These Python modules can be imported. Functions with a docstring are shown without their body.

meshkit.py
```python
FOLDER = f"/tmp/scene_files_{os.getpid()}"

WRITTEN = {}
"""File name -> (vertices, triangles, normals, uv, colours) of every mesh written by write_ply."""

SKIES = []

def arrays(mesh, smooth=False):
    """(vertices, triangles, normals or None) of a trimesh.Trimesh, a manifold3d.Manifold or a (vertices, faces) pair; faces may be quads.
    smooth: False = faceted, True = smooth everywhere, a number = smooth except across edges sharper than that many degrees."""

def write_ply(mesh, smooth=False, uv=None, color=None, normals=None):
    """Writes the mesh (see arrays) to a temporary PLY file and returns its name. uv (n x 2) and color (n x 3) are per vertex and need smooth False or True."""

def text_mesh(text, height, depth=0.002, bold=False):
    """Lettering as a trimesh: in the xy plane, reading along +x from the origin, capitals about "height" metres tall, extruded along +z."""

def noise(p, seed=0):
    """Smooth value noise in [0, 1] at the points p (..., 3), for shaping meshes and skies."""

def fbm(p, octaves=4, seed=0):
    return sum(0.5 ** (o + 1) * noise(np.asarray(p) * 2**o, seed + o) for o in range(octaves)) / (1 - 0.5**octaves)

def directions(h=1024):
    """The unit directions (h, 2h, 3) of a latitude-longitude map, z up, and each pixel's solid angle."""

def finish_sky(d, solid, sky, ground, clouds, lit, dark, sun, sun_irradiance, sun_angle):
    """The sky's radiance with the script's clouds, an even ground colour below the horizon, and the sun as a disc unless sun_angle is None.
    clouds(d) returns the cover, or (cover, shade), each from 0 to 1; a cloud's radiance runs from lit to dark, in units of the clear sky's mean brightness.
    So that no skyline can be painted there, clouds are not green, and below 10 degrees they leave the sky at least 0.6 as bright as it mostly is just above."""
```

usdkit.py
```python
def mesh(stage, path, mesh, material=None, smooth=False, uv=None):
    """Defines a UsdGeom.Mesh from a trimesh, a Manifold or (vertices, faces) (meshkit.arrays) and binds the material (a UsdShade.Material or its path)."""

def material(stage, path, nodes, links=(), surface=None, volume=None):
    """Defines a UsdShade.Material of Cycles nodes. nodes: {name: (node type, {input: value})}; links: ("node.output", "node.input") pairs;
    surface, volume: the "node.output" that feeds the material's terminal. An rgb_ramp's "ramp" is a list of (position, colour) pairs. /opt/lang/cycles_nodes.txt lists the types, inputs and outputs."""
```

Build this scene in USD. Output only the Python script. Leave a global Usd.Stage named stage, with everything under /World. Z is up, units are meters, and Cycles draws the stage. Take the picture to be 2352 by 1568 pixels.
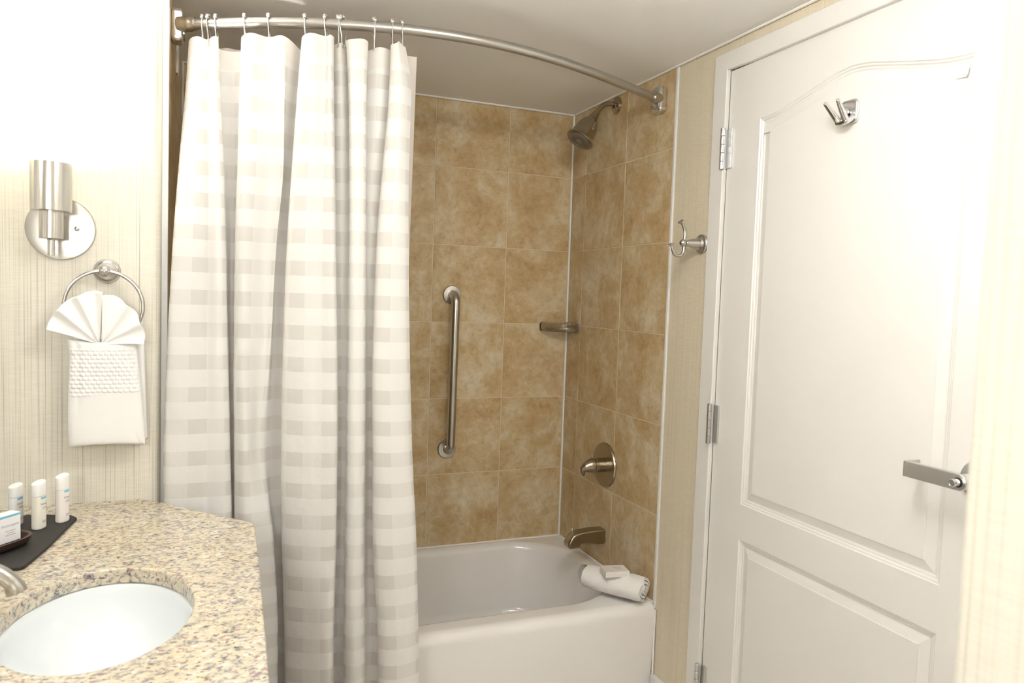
import math, random
import numpy as np, trimesh, manifold3d as m3, shapely
from shapely.geometry import Polygon, LineString, Point, box as sbox
from pxr import Usd, UsdGeom, UsdLux, UsdShade, Gf, Sdf
import usdkit, meshkit

random.seed(7); np.random.seed(7)
stage = Usd.Stage.CreateInMemory()
UsdGeom.SetStageUpAxis(stage, UsdGeom.Tokens.z)
UsdGeom.SetStageMetersPerUnit(stage, 1.0)
UsdGeom.Xform.Define(stage, '/World'); UsdGeom.Scope.Define(stage, '/World/Looks')

# ------------------------------------------------------------------ camera, light levels, exposure
CAM = np.array([-1.4002, -2.8487, 1.3534]); YAW, PITCH, ROLL = np.radians([21.9761, -3.3602, 1.8896])
fwd = np.array([math.sin(YAW)*math.cos(PITCH), math.cos(YAW)*math.cos(PITCH), math.sin(PITCH)])
rgt = np.array([math.cos(YAW), -math.sin(YAW), 0]); up = np.cross(rgt, fwd)
rgt, up = math.cos(ROLL)*rgt + math.sin(ROLL)*up, -math.sin(ROLL)*rgt + math.cos(ROLL)*up
cam = UsdGeom.Camera.Define(stage, '/World/camera')
cam.AddTransformOp().Set(Gf.Matrix4d(*rgt, 0, *up, 0, *(-fwd), 0, *CAM, 1))
cam.CreateHorizontalApertureAttr(36.0); cam.CreateVerticalApertureAttr(24.0)
cam.CreateFocalLengthAttr(36.0*1701.21/2352)
cam.CreateClippingRangeAttr(Gf.Vec2f(0.05, 50))
cam.CreateFStopAttr(6.3); cam.CreateFocusDistanceAttr(2.3)
cam.CreateExposureAttr(3.42)
CEILING_LAMP = 6.2      # three glass shades of the unseen ceiling lamp, lighting door and curtain
REAR_LAMP = 6.2         # added globe lamp out of view, frontal fill for curtain and lower door
BULB = 470.0             # the bulbs inside the two wall sconces
WARM = (1.0, 0.985, 0.955)

# ------------------------------------------------------------------ helpers
counts = {}
def numbered(path):
    n = counts.get(path, 0); counts[path] = n + 1
    return path if n == 0 else '%s_%03d' % (path, n)
def tag(p, label=None, cat=None, group=None, kind=None):
    for k, v in (('label', label), ('category', cat), ('group', group), ('kind', kind)):
        if v: p.SetCustomDataByKey(k, v)
    return p
def thing(name, label=None, cat=None, loc=(0, 0, 0), group=None, kind=None, rotz=0.0):
    x = UsdGeom.Xform.Define(stage, numbered('/World/' + name))
    x.AddTranslateOp().Set(Gf.Vec3d(*map(float, loc)))
    if rotz: x.AddRotateZOp().Set(math.degrees(rotz))
    p = tag(x.GetPrim(), label, cat, group, kind)
    ORIGIN[str(p.GetPath())] = np.array(loc, float)
    return p
ORIGIN = {}
def obj(name, mesh, mat, parent=None, smooth=30, uv=None, label=None, cat=None, group=None, kind=None, local=False):
    """One Mesh prim. Vertices are given in world coordinates unless local; a thing's own translation is taken off."""
    path = numbered((str(parent.GetPath()) if parent else '/World') + '/' + name)
    v, f, _ = meshkit.arrays(mesh, False)
    if parent is not None and not local:
        top = '/'.join(path.split('/')[:3]); v = v - ORIGIN.get(top, 0)
    m = usdkit.mesh(stage, path, trimesh.Trimesh(v, f, process=False), mat, smooth=smooth, uv=uv)
    return tag(m.GetPrim(), label, cat, group, kind)
def copy_of(src, loc, label, rotz=0.0, group=None):
    x = UsdGeom.Xform.Define(stage, numbered('/World/' + src.GetName()))
    x.AddTranslateOp().Set(Gf.Vec3d(*map(float, loc)))
    x.AddRotateZOp().Set(math.degrees(rotz))
    was = src.GetCustomData()
    p = x.GetPrim(); p.GetReferences().AddInternalReference(src.GetPath()); p.SetInstanceable(True)
    return tag(p, label, was.get('category'), group or was.get('group'))

cat_ = trimesh.util.concatenate
def mf(t): return m3.Manifold(m3.Mesh(np.asarray(t.vertices, np.float32), np.asarray(t.faces, np.uint32)))
def tm(m):
    q = m.to_mesh(); return trimesh.Trimesh(q.vert_properties[:, :3], q.tri_verts, process=False)
def box(x0, x1, y0, y1, z0, z1):
    b = trimesh.creation.box((x1-x0, y1-y0, z1-z0)); b.apply_translation(((x0+x1)/2, (y0+y1)/2, (z0+z1)/2)); return b
def rbox(x0, x1, y0, y1, z0, z1, r=.003, n=8):
    s = m3.Manifold.sphere(r, n*2)
    return tm(m3.Manifold.batch_hull([s.translate((x, y, z)) for x in (x0+r, x1-r) for y in (y0+r, y1-r) for z in (z0+r, z1-r)]))
def bevel_box(x0, x1, y0, y1, z0, z1, c=.0012):
    pts = []
    for (a, b, d) in ((c, c, 0), (c, 0, c), (0, c, c)):
        for x in (x0+a, x1-a):
            for y in (y0+b, y1-b):
                for z in (z0+d, z1-d): pts.append((x, y, z))
    return trimesh.convex.convex_hull(np.array(pts))
def frame_to(d):
    d = np.asarray(d, float); d = d/np.linalg.norm(d)
    a = np.array([0, 0, 1.0]) if abs(d[2]) < .9 else np.array([1.0, 0, 0])
    u = np.cross(a, d); u /= np.linalg.norm(u)
    M = np.eye(4); M[:3, 0], M[:3, 1], M[:3, 2] = u, np.cross(d, u), d
    return M
def lathe(profile, at=(0, 0, 0), axis=(0, 0, 1), n=48):
    """profile: (radius, height) pairs; turned about axis through at."""
    pr = np.array(profile, float); pr[:, 0] = np.maximum(pr[:, 0], 0)
    a = np.linspace(0, 2*math.pi, n, endpoint=False)
    V = np.stack([pr[:, 0][:, None]*np.cos(a), pr[:, 0][:, None]*np.sin(a), np.repeat(pr[:, 1][:, None], n, 1)], -1).reshape(-1, 3)
    F = []
    for i in range(len(pr)-1):
        for j in range(n):
            k = (j+1) % n; F += [(i*n+j, i*n+k, (i+1)*n+k), (i*n+j, (i+1)*n+k, (i+1)*n+j)]
    m = trimesh.Trimesh(V, F, process=False)
    m.merge_vertices(); m.update_faces(m.nondegenerate_faces())
    M = frame_to(axis); M[:3, 3] = at; m.apply_transform(M); return m
def smooth_path(pts, n=8):
    from scipy.interpolate import CubicSpline
    p = np.array(pts, float); t = np.r_[0, np.cumsum(np.linalg.norm(np.diff(p, axis=0), axis=1))]
    return CubicSpline(t, p)(np.linspace(0, t[-1], n*(len(p)-1)+1))
def tube(pts, r, n=16, caps=True):
    p = np.array(pts, float); r = np.broadcast_to(np.asarray(r, float), (len(p),))
    T = np.gradient(p, axis=0); T /= np.linalg.norm(T, axis=1, keepdims=True)
    u = frame_to(T[0])[:3, 0]; a = np.linspace(0, 2*math.pi, n, endpoint=False); V = []
    for i in range(len(p)):
        u = u - T[i]*(u@T[i]); u /= np.linalg.norm(u); w = np.cross(T[i], u)
        V.append(p[i] + r[i]*(np.cos(a)[:, None]*u + np.sin(a)[:, None]*w))
    V = np.vstack(V); F = []
    for i in range(len(p)-1):
        for j in range(n):
            k = (j+1) % n; F += [(i*n+j, i*n+k, (i+1)*n+k), (i*n+j, (i+1)*n+k, (i+1)*n+j)]
    if caps:
        V = np.vstack([V, p[0], p[-1]]); c0, c1 = len(V)-2, len(V)-1; b = (len(p)-1)*n
        for j in range(n):
            k = (j+1) % n; F += [(c0, k, j), (c1, b+j, b+k)]
    return trimesh.Trimesh(V, F, process=False)
def extrude(poly, h, M=None, at=(0, 0, 0)):
    m = trimesh.creation.extrude_polygon(poly, h)
    if M is not None: m.apply_transform(M)
    m.apply_translation(at); return m
def axes(u, v, w):
    M = np.eye(4); M[:3, 0], M[:3, 1], M[:3, 2] = u, v, w; return M
def rrect(x0, y0, x1, y1, r): return sbox(x0+r, y0+r, x1-r, y1-r).buffer(r, quad_segs=8)
def puffed(poly, h, e, M=None, at=(0, 0, 0)):
    """an extrusion whose top and bottom edges are rounded by e"""
    poly = shapely.geometry.polygon.orient(poly, 1.0).buffer(-e, join_style='mitre')
    poly = max(poly.geoms, key=lambda q: q.area) if hasattr(poly, 'geoms') else poly
    poly = shapely.geometry.polygon.orient(poly.simplify(1e-5), 1.0)
    cs = m3.CrossSection([np.array(poly.exterior.coords)[:-1]] + [np.array(i.coords)[:-1] for i in poly.interiors])
    m = tm(m3.Manifold.extrude(cs, max(h-2*e, 1e-4)).translate((0, 0, e)).minkowski_sum(m3.Manifold.sphere(e, 12)))
    if M is not None: m.apply_transform(M)
    m.apply_translation(at); return m
def grid(P):
    a, b = P.shape[:2]; i = np.arange(a*b).reshape(a, b)
    q = np.stack([i[:-1, :-1], i[1:, :-1], i[1:, 1:], i[:-1, 1:]], -1).reshape(-1, 4)
    return trimesh.Trimesh(P.reshape(-1, 3), np.vstack([q[:, [0, 1, 2]], q[:, [0, 2, 3]]]), process=False)
def rings(R, cap0=False, cap1=False):
    R = [np.asarray(r) for r in R]; n = len(R[0]); V = np.vstack(R); F = []
    for i in range(len(R)-1):
        for j in range(n):
            k = (j+1) % n; F += [(i*n+j, i*n+k, (i+1)*n+k), (i*n+j, (i+1)*n+k, (i+1)*n+j)]
    if cap0:
        V = np.vstack([V, R[0].mean(0)]); F += [(len(V)-1, (j+1) % n, j) for j in range(n)]
    if cap1:
        V = np.vstack([V, R[-1].mean(0)]); b = (len(R)-1)*n; F += [(len(V)-1, b+j, b+(j+1) % n) for j in range(n)]
    return trimesh.Trimesh(V, F, process=False)

# ------------------------------------------------------------------ materials
def MAT(name, nodes, links, surface): return usdkit.material(stage, '/World/Looks/' + name, nodes, links, surface=surface)
def plain(name, color, rough=.5, **kw):
    return MAT(name, {'p': ('principled_bsdf', dict(base_color=color, roughness=rough, **kw))}, [], 'p.BSDF')
def emit(name, color, s):
    return MAT(name, {'e': ('emission', dict(color=color, strength=s))}, [], 'e.emission')
def metal(name, color, rough, grain=0.0, gscale=(40, 40, 900)):
    if not grain: return plain(name, color, rough, metallic=1.0)
    return MAT(name, {'g': ('texture_coordinate', {}), 'm': ('mapping', dict(scale=gscale)), 'n': ('noise_texture', dict(scale=1.0, detail=2)),
        'b': ('bump', dict(strength=grain, distance=.0006)), 'p': ('principled_bsdf', dict(base_color=color, roughness=rough, metallic=1.0))},
        [('g.object', 'm.vector'), ('m.vector', 'n.vector'), ('n.fac', 'b.height'), ('b.normal', 'p.normal')], 'p.BSDF')
NICKEL = metal('brushed_nickel', (.57, .555, .525), .23)
NICKEL_SATIN = metal('satin_nickel', (.50, .485, .455), .34, .12, (60, 60, 1500))
CHROME = metal('chrome', (.74, .74, .76), .10)
STEEL = metal('satin_steel', (.66, .66, .66), .33)
BRONZE = metal('warm_nickel', (.40, .345, .265), .22)  # same nickel, brown tile reflections put into the colour
WHITE_PAINT = plain('cream_white_paint', (.755, .74, .715), .32)
CEILING = MAT('ceiling_paint', {'g': ('geometry', {}), 'n': ('noise_texture', dict(scale=180, detail=3)), 'b': ('bump', dict(strength=.12, distance=.002)),
    'p': ('principled_bsdf', dict(base_color=(.90, .885, .865), roughness=.7))}, [('g.position', 'n.vector'), ('n.fac', 'b.height'), ('b.normal', 'p.normal')], 'p.BSDF')
CAULK = plain('white_caulk', (.85, .83, .79), .4)
TRIM_WHITE = plain('grey_white_edge_strip', (.72, .72, .72), .35)
TUB = plain('tub_enamel', (.84, .82, .80), .12, coat_weight=.4, coat_roughness=.05)
SINK = plain('sink_porcelain', (.74, .78, .80), .1, coat_weight=.15)
GROUT = plain('tile_grout', (.69, .59, .41), .8)
def wallpaper(name, hi, mid, lo):
    return MAT(name, {
        'g': ('geometry', {}), 'm1': ('mapping', dict(scale=(300, 300, 1.3))), 'n1': ('noise_texture', dict(scale=1.0, detail=3, roughness=.65)),
        'r1': ('rgb_ramp', dict(ramp=[(0, lo), (.33, lo), (.41, mid), (.50, hi), (1, hi)])),
        'm2': ('mapping', dict(scale=(26, 26, 420))), 'n2': ('noise_texture', dict(scale=1.0, detail=2)),
        'r2': ('rgb_ramp', dict(ramp=[(0, (.90, .90, .89)), (.42, (.95, .95, .945)), (.6, (1, 1, 1))])),
        'x': ('mix_color', dict(blend_type='multiply', fac=1.0)), 'b': ('bump', dict(strength=.15, distance=.0008)),
        'p': ('principled_bsdf', dict(roughness=.55))},
        [('g.position', 'm1.vector'), ('m1.vector', 'n1.vector'), ('n1.fac', 'r1.fac'), ('g.position', 'm2.vector'), ('m2.vector', 'n2.vector'), ('n2.fac', 'r2.fac'),
         ('r1.color', 'x.a'), ('r2.color', 'x.b'), ('x.result', 'p.base_color'), ('n1.fac', 'b.height'), ('b.normal', 'p.normal')], 'p.BSDF')
PAPER = wallpaper('striped_wallpaper', (.765, .735, .645), (.68, .645, .55), (.45, .42, .345))
PAPER_NEAR = wallpaper('pale_striped_wallpaper', (.71, .69, .62), (.675, .65, .57), (.59, .56, .47))  # same striped paper, lines paled to carry near light and haze
PAPER_PLAIN = wallpaper('faint_wallpaper', (.725, .65, .505), (.695, .62, .475), (.635, .56, .42))
TILE = MAT('travertine_tile', {
    'g': ('geometry', {}), 'o': ('object_info', {}), 'oc': ('vector_math', dict(math_type='scale', vector1=(37, 91, 53))), 'ad': ('vector_math', dict(math_type='add')),
    'n1': ('noise_texture', dict(scale=7.5, detail=10, roughness=.70, distortion=.35)), 'r1': ('rgb_ramp', dict(ramp=[(.33, (.47, .315, .155)), (.43, (.53, .385, .20)), (.50, (.57, .435, .25)), (.55, (.615, .50, .315)), (.63, (.665, .575, .41)), (.74, (.71, .64, .50))])),
    'n2': ('noise_texture', dict(scale=45, detail=6, roughness=.7)), 'r2': ('rgb_ramp', dict(ramp=[(.32, (.80, .77, .71)), (.47, (.97, .96, .95)), (.70, (1.08, 1.08, 1.08))])),
    'x': ('mix_color', dict(blend_type='multiply', fac=1.0)),
    'p': ('principled_bsdf', dict(roughness=.33))},
    [('o.random', 'oc.scale'), ('g.position', 'ad.vector1'), ('oc.vector', 'ad.vector2'), ('ad.vector', 'n1.vector'), ('ad.vector', 'n2.vector'), ('n1.fac', 'r1.fac'), ('n2.fac', 'r2.fac'),
     ('r1.color', 'x.a'), ('r2.color', 'x.b'), ('x.result', 'p.base_color')], 'p.BSDF')
GRANITE = MAT('speckled_granite', {
    'g': ('geometry', {}), 'm': ('mapping', dict(scale=(.78, 1.1, 1.0), rotation=(0, 0, -.35))),
    'n1': ('noise_texture', dict(scale=84, detail=5, roughness=.68, distortion=.4)),
    'r1': ('rgb_ramp', dict(ramp=[(.32, (.10, .095, .10)), (.385, (.25, .24, .235)), (.43, (.45, .42, .37)), (.49, (.58, .52, .395)), (.55, (.62, .535, .375)), (.60, (.63, .60, .53)), (.68, (.72, .715, .69))])),
    'n2': ('noise_texture', dict(scale=150, detail=3, roughness=.6)), 'r2': ('rgb_ramp', dict(ramp=[(.30, (1, 1, 1)), (.405, (1, 1, 1)), (.435, (0, 0, 0)), (1, (0, 0, 0))])),
    'n3': ('noise_texture', dict(scale=38, detail=2)), 'r3': ('rgb_ramp', dict(ramp=[(.3, (.07, .065, .075)), (.45, (.30, .29, .30)), (.6, (.33, .20, .19)), (.7, (.12, .10, .10))])),
    'n4': ('noise_texture', dict(scale=7, detail=3)), 'r4': ('rgb_ramp', dict(ramp=[(.35, (1.0, .94, .84)), (.6, (1, 1, 1))])),
    'x': ('mix_color', {}), 'x2': ('mix_color', dict(blend_type='multiply', fac=.8)),
    'p': ('principled_bsdf', dict(roughness=.16))},
    [('g.position', 'm.vector'), ('m.vector', 'n1.vector'), ('m.vector', 'n2.vector'), ('m.vector', 'n3.vector'), ('g.position', 'n4.vector'), ('n1.fac', 'r1.fac'), ('n2.fac', 'r2.fac'), ('n3.fac', 'r3.fac'), ('n4.fac', 'r4.fac'),
     ('r2.color', 'x.fac'), ('r1.color', 'x.a'), ('r3.color', 'x.b'), ('x.result', 'x2.a'), ('r4.color', 'x2.b'), ('x2.result', 'p.base_color')], 'p.BSDF')
def terry(name, color, scale=900, strength=.5):
    return MAT(name, {'g': ('geometry', {}), 'n': ('noise_texture', dict(scale=scale, detail=2)), 'b': ('bump', dict(strength=strength, distance=.0015)),
        'p': ('principled_bsdf', dict(base_color=color, roughness=.9, sheen_weight=.3))},
        [('g.position', 'n.vector'), ('n.fac', 'b.height'), ('b.normal', 'p.normal')], 'p.BSDF')
TERRY = terry('white_terry', (.86, .855, .84))
# shower curtain: checks woven in the cloth (st = metres along and down the cloth)
def band(src, axis, pitch, duty, pre):
    return ({pre+'s': ('separate_xyz', {}), pre+'d': ('math', dict(math_type='divide', value2=pitch)), pre+'f': ('math', dict(math_type='fraction')),
             pre+'l': ('math', dict(math_type='less_than', value2=duty))},
            [(src, pre+'s.vector'), (pre+'s.'+axis, pre+'d.value1'), (pre+'d.value', pre+'f.value1'), (pre+'f.value', pre+'l.value1')])
n1, l1 = band('uv.UV', 'x', .0815, .46, 'u'); n2, l2 = band('uv.UV', 'y', .0815, .46, 'v')
CURTAIN_CLOTH = MAT('checked_curtain_cloth', {
    'uv': ('texture_coordinate', {}), **n1, **n2,
    'k0': ('math', dict(math_type='multiply')), 'k1': ('math', dict(math_type='multiply_add', value2=.12)), 'k3': ('math', dict(math_type='multiply', value2=.33)), 'k2': ('math', dict(math_type='multiply_add', value2=.55)),
    'r': ('rgb_ramp', dict(ramp=[(0, (.88, .87, .85)), (.12, (.87, .857, .835)), (.55, (.815, .80, .772)), (1.0, (.74, .722, .69))])),
    'rr': ('map_range', dict(from_min=0, from_max=1, to_min=.34, to_max=.6)),
    'g': ('geometry', {}), 'n': ('noise_texture', dict(scale=14, detail=4, roughness=.55)), 'b': ('bump', dict(strength=.25, distance=.012)),
    'p': ('principled_bsdf', dict(roughness=.5, specular_ior_level=.45)), 't': ('translucent_bsdf', {}), 'mx': ('mix_closure', dict(fac=.22))},
    l1 + l2 + [('ul.value', 'k0.value1'), ('vl.value', 'k0.value2'), ('k0.value', 'k3.value1'), ('ul.value', 'k1.value1'), ('k3.value', 'k1.value3'), ('vl.value', 'k2.value1'), ('k1.value', 'k2.value3'), ('k2.value', 'r.fac'), ('k2.value', 'rr.value'), ('rr.result', 'p.roughness'),
     ('r.color', 'p.base_color'), ('r.color', 't.color'), ('g.position', 'n.vector'), ('n.fac', 'b.height'), ('b.normal', 'p.normal'), ('p.BSDF', 'mx.closure1'), ('t.BSDF', 'mx.closure2')], 'mx.closure')
CURTAIN_HEM = MAT('plain_curtain_cloth', {'p': ('principled_bsdf', dict(base_color=(.85, .825, .785), roughness=.6)), 't': ('translucent_bsdf', dict(color=(.85, .825, .785))), 'mx': ('mix_closure', dict(fac=.2))},
    [('p.BSDF', 'mx.closure1'), ('t.BSDF', 'mx.closure2')], 'mx.closure')
LINER = MAT('liner_vinyl', {'p': ('principled_bsdf', dict(base_color=(.74, .68, .63), roughness=.4)), 't': ('translucent_bsdf', dict(color=(.74, .68, .63))), 'mx': ('mix_closure', dict(fac=.3))},
    [('p.BSDF', 'mx.closure1'), ('t.BSDF', 'mx.closure2')], 'mx.closure')
BLACK_TRAY = plain('black_leatherette', (.018, .016, .015), .6)
DARK_DISH = plain('dark_brown_lacquer', (.045, .022, .017), .25)
BOTTLE_WHITE = plain('white_bottle_plastic', (.86, .86, .85), .3, subsurface_weight=.15, subsurface_scale=.004)
BOTTLE_CREAM = plain('cream_lotion_plastic', (.85, .82, .73), .3)
BOTTLE_PALE = plain('pale_pink_lotion_plastic', (.84, .80, .77), .3)
CARTON = plain('white_carton', (.86, .86, .87), .5)
BLUE = plain('blue_print', (.17, .50, .70), .5)
GREY_PRINT = plain('grey_print', (.40, .40, .45), .6)
GLASSY = plain('clear_acrylic', (.93, .88, .80), .08, transmission_weight=1.0, ior=1.45)
REAR_PAINT = plain('dark_hall_paint', (.66, .63, .58), .6)  # unseen rear wall, tone chosen for bounced light and metal reflections
MIRROR = metal('mirror_silver', (.9, .9, .9), .01)
FLOOR = plain('floor_tile', (.76, .72, .64), .35)
WOOD = MAT('dark_cherry_wood', {'g': ('geometry', {}), 'm': ('mapping', dict(scale=(60, 60, 5))), 'n': ('noise_texture', dict(scale=1, detail=3)), 'r': ('rgb_ramp', dict(ramp=[(.3, (.10, .045, .022)), (.7, (.20, .09, .04))])),
    'p': ('principled_bsdf', dict(roughness=.35))}, [('g.position', 'm.vector'), ('m.vector', 'n.vector'), ('n.fac', 'r.fac'), ('r.color', 'p.base_color')], 'p.BSDF')
DARK = plain('dark_gap', (.03, .028, .025), .8)
LAMP_GLASS = emit('lamp_glass_lit', WARM, CEILING_LAMP)
LAMP_REAR = emit('rear_lamp_glass_lit', WARM, REAR_LAMP)
BULB_LIT = emit('bulb_lit', (1.0, .965, .91), BULB)

# ------------------------------------------------------------------ the room
H, T = 2.129, .334                     # ceiling, tub rim
L = -1.51                              # left tile face of the alcove; the right one is x = 0, the back one y = 0
obj('floor', box(-2.0, .1, -3.75, .1, -.06, 0), FLOOR, kind='structure')
obj('ceiling', box(-2.0, .15, -3.75, .15, H, H+.08), CEILING, kind='structure')
obj('wall_left', box(-2.0, -1.90, -3.75, -.80, 0, H), PAPER, kind='structure')
obj('wall_rear', box(-2.0, .1, -3.75, -3.65, 0, H), REAR_PAINT, kind='structure')
TP = .308                              # tile pitch
def row_edges():
    z = [H-.004] + [1.8645 - k*TP for k in range(0, 6)]
    return z
wall_back = thing('wall_back', kind='structure')
obj('grout_bed', box(L-.02, .02, .0015, .10, T-.05, H), GROUT, wall_back)
wall_right = thing('wall_right', kind='structure')
obj('grout_bed', box(.0015, .10, -.745, .0015, T-.05, H), GROUT, wall_right)
wall_alcove = thing('wall_alcove_left', kind='structure')
obj('grout_bed', box(L-.014, L-.0015, -.765, .0015, T-.05, H), GROUT, wall_alcove)
zr = row_edges(); g = .0017
zs = [(zr[i+1]+g if i < 5 else T+.003, zr[i]-g) for i in range(6)]
zs[0] = (zr[1]+g, H-.006)
def cols(first, last):                 # first joint, then a joint every tile, to the end
    e = [-.006]; y = first
    while y > last+.02: e.append(y); y -= TP+.002
    return e + [last]
xb = cols(-.2893, L+.004)
for i in range(len(xb)-1):
    for (za, zb) in zs:
        obj('tile', bevel_box(xb[i+1]+g, xb[i]-g, 0, .007, za, zb), TILE, wall_back, smooth=False)
yr = cols(-.1247, -.7505)
yr = [-.006, -.1247, -.4390, -.7450]
for i in range(len(yr)-1):
    for (za, zb) in zs:
        obj('tile', bevel_box(0, .007, yr[i+1]+g, yr[i]-g, za, zb), TILE, wall_right, smooth=False)
yl = [-.006, -.1247, -.4390, -.763]
for i in range(len(yl)-1):
    for (za, zb) in zs:
        obj('tile', bevel_box(L-.007, L, yl[i+1]+g, yl[i]-g, za, zb), TILE, wall_alcove, smooth=False)
# right wall beyond the tiles: wallpaper, with the door opening
DY0, DY1, DZ = -1.0218, -1.930, 2.04
op = sbox(.7525, 0, 3.75, H).difference(sbox(-DY0-.006, -1, -DY1+.006, DZ+.006))
obj('wallpaper', extrude(op, .10, axes((0, -1, 0), (0, 0, 1), (-1, 0, 0)), (.104, 0, 0)), PAPER_PLAIN, wall_right, smooth=False)
# wing wall with the sconce: rounded outside corner
wp = Polygon([(-2.0, -.80), (-1.5245, -.80), (-1.5245, .1), (-2.0, .1)])
rc = .024
arc = [(-1.5245-rc+rc*math.sin(a), -.80+rc-rc*math.cos(a)) for a in np.linspace(0, math.pi/2, 9)]
wp = Polygon([(-2.0, -.80)] + arc + [(-1.5245, .1), (-2.0, .1)])
obj('wallpaper', extrude(wp, H), PAPER, wall_alcove, smooth=25)
# partition at the right of the camera, nearest to it
wq = Polygon([(.0, -2.60), (-.85+.012, -2.60)] + [(-.85+.012-.012*math.sin(a), -2.588-.012*math.cos(a)) for a in np.linspace(0, math.pi/2, 6)] +
             [(-.85+.012-.012*math.cos(a), -2.457+.012*math.sin(a)) for a in np.linspace(0, math.pi/2, 6)] + [(0, -2.445)])
obj('wall_partition', extrude(wq, H), PAPER_NEAR, kind='structure', smooth=25)
# caulk and edge strips
def trim(n, mesh, mat, sm=30): obj('trim_%d' % n, mesh, mat, kind='structure', smooth=sm)
trim(1, tube([(-.003, -.003, T), (-.003, -.003, H-.004)], .0042, 10), CAULK)
trim(2, tube([(L, -.002, H-.002), (0, -.002, H-.002)], .0045, 10), CAULK)
trim(3, tube([(-.002, -.002, H-.002), (-.002, -1.9, H-.002)], .0042, 10), CAULK)
trim(4, bevel_box(-.0025, .006, -.7555, -.7455, T-.02, H), TRIM_WHITE)
trim(5, bevel_box(L-.0148, L+.0005, -.775, -.764, T-.02, H), TRIM_WHITE)
trim(6, tube([(L, -.003, T+.001), (0, -.003, T+.001)], .004, 10), CAULK)
trim(7, tube([(-.003, -.003, T+.001), (-.003, -.745, T+.001)], .004, 10), CAULK)
trim(8, tube([(L+.003, -.003, T), (L+.003, -.003, H-.004)], .004, 10), CAULK)
trim(9, tube([(-.002, -.762, .0), (-.002, -.762, T-.02)], .0035, 10), CAULK)
obj('baseboard_right', bevel_box(-.012, .004, -.958, -.765, 0, .09), WHITE_PAINT, kind='structure')

# ------------------------------------------------------------------ the door in the right wall
door = thing('door_1', loc=(0, DY0, 0), kind='structure')
XF = .004                                # face of the leaf
def panel_rings(poly_pts, prof, inner=True):
    """closed outline (s, z), counter-clockwise -> rings offset inwards"""
    P = np.array(poly_pts); n = len(P)
    d = np.roll(P, -1, 0) - P; d /= np.linalg.norm(d, axis=1, keepdims=True); nr = np.stack([-d[:, 1], d[:, 0]], 1)
    a, b = np.roll(nr, 1, 0), nr; m = (a+b); m /= np.maximum((m*a).sum(1, keepdims=True), .3) * np.linalg.norm(m, axis=1, keepdims=True)**0
    m = (a+b)/(1+(a*b).sum(1, keepdims=True))
    return [P + m*o for o, _ in prof]
PROF = [(0, 0), (.003, .003), (.0062, .0034), (.0095, .0066), (.0130, .007), (.0165, .0088), (.0190, .0088), (.0400, .0030), (.0412, .0012), (.0450, .0010)]
s0, s1 = 1.158, 1.787
arch = [(1.158, 1.874), (1.213, 1.880), (1.298, 1.896), (1.377, 1.916), (1.43, 1.928), (1.4725, 1.933)]
from scipy.interpolate import PchipInterpolator
ah = PchipInterpolator([1.158, 1.20, 1.298, 1.377, 1.43, 1.4725], [1.874, 1.8765, 1.896, 1.916, 1.928, 1.9325])
ss = np.linspace(s0, 1.4725, 24); up_ = [(s, float(ah(s))) for s in ss]; dn_ = [(2*1.4725-s, z) for s, z in up_[::-1]][1:]
upper = [(s0, .785), (s1, .785)] + (up_ + dn_)[::-1]
lower = [(s0, .16), (s1, .16), (s1, .683), (s0, .683)]
leaf = sbox(-DY0+.001, .012, -DY1, DZ-.002)
face = leaf.difference(Polygon(upper)).difference(Polygon(lower))
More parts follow.
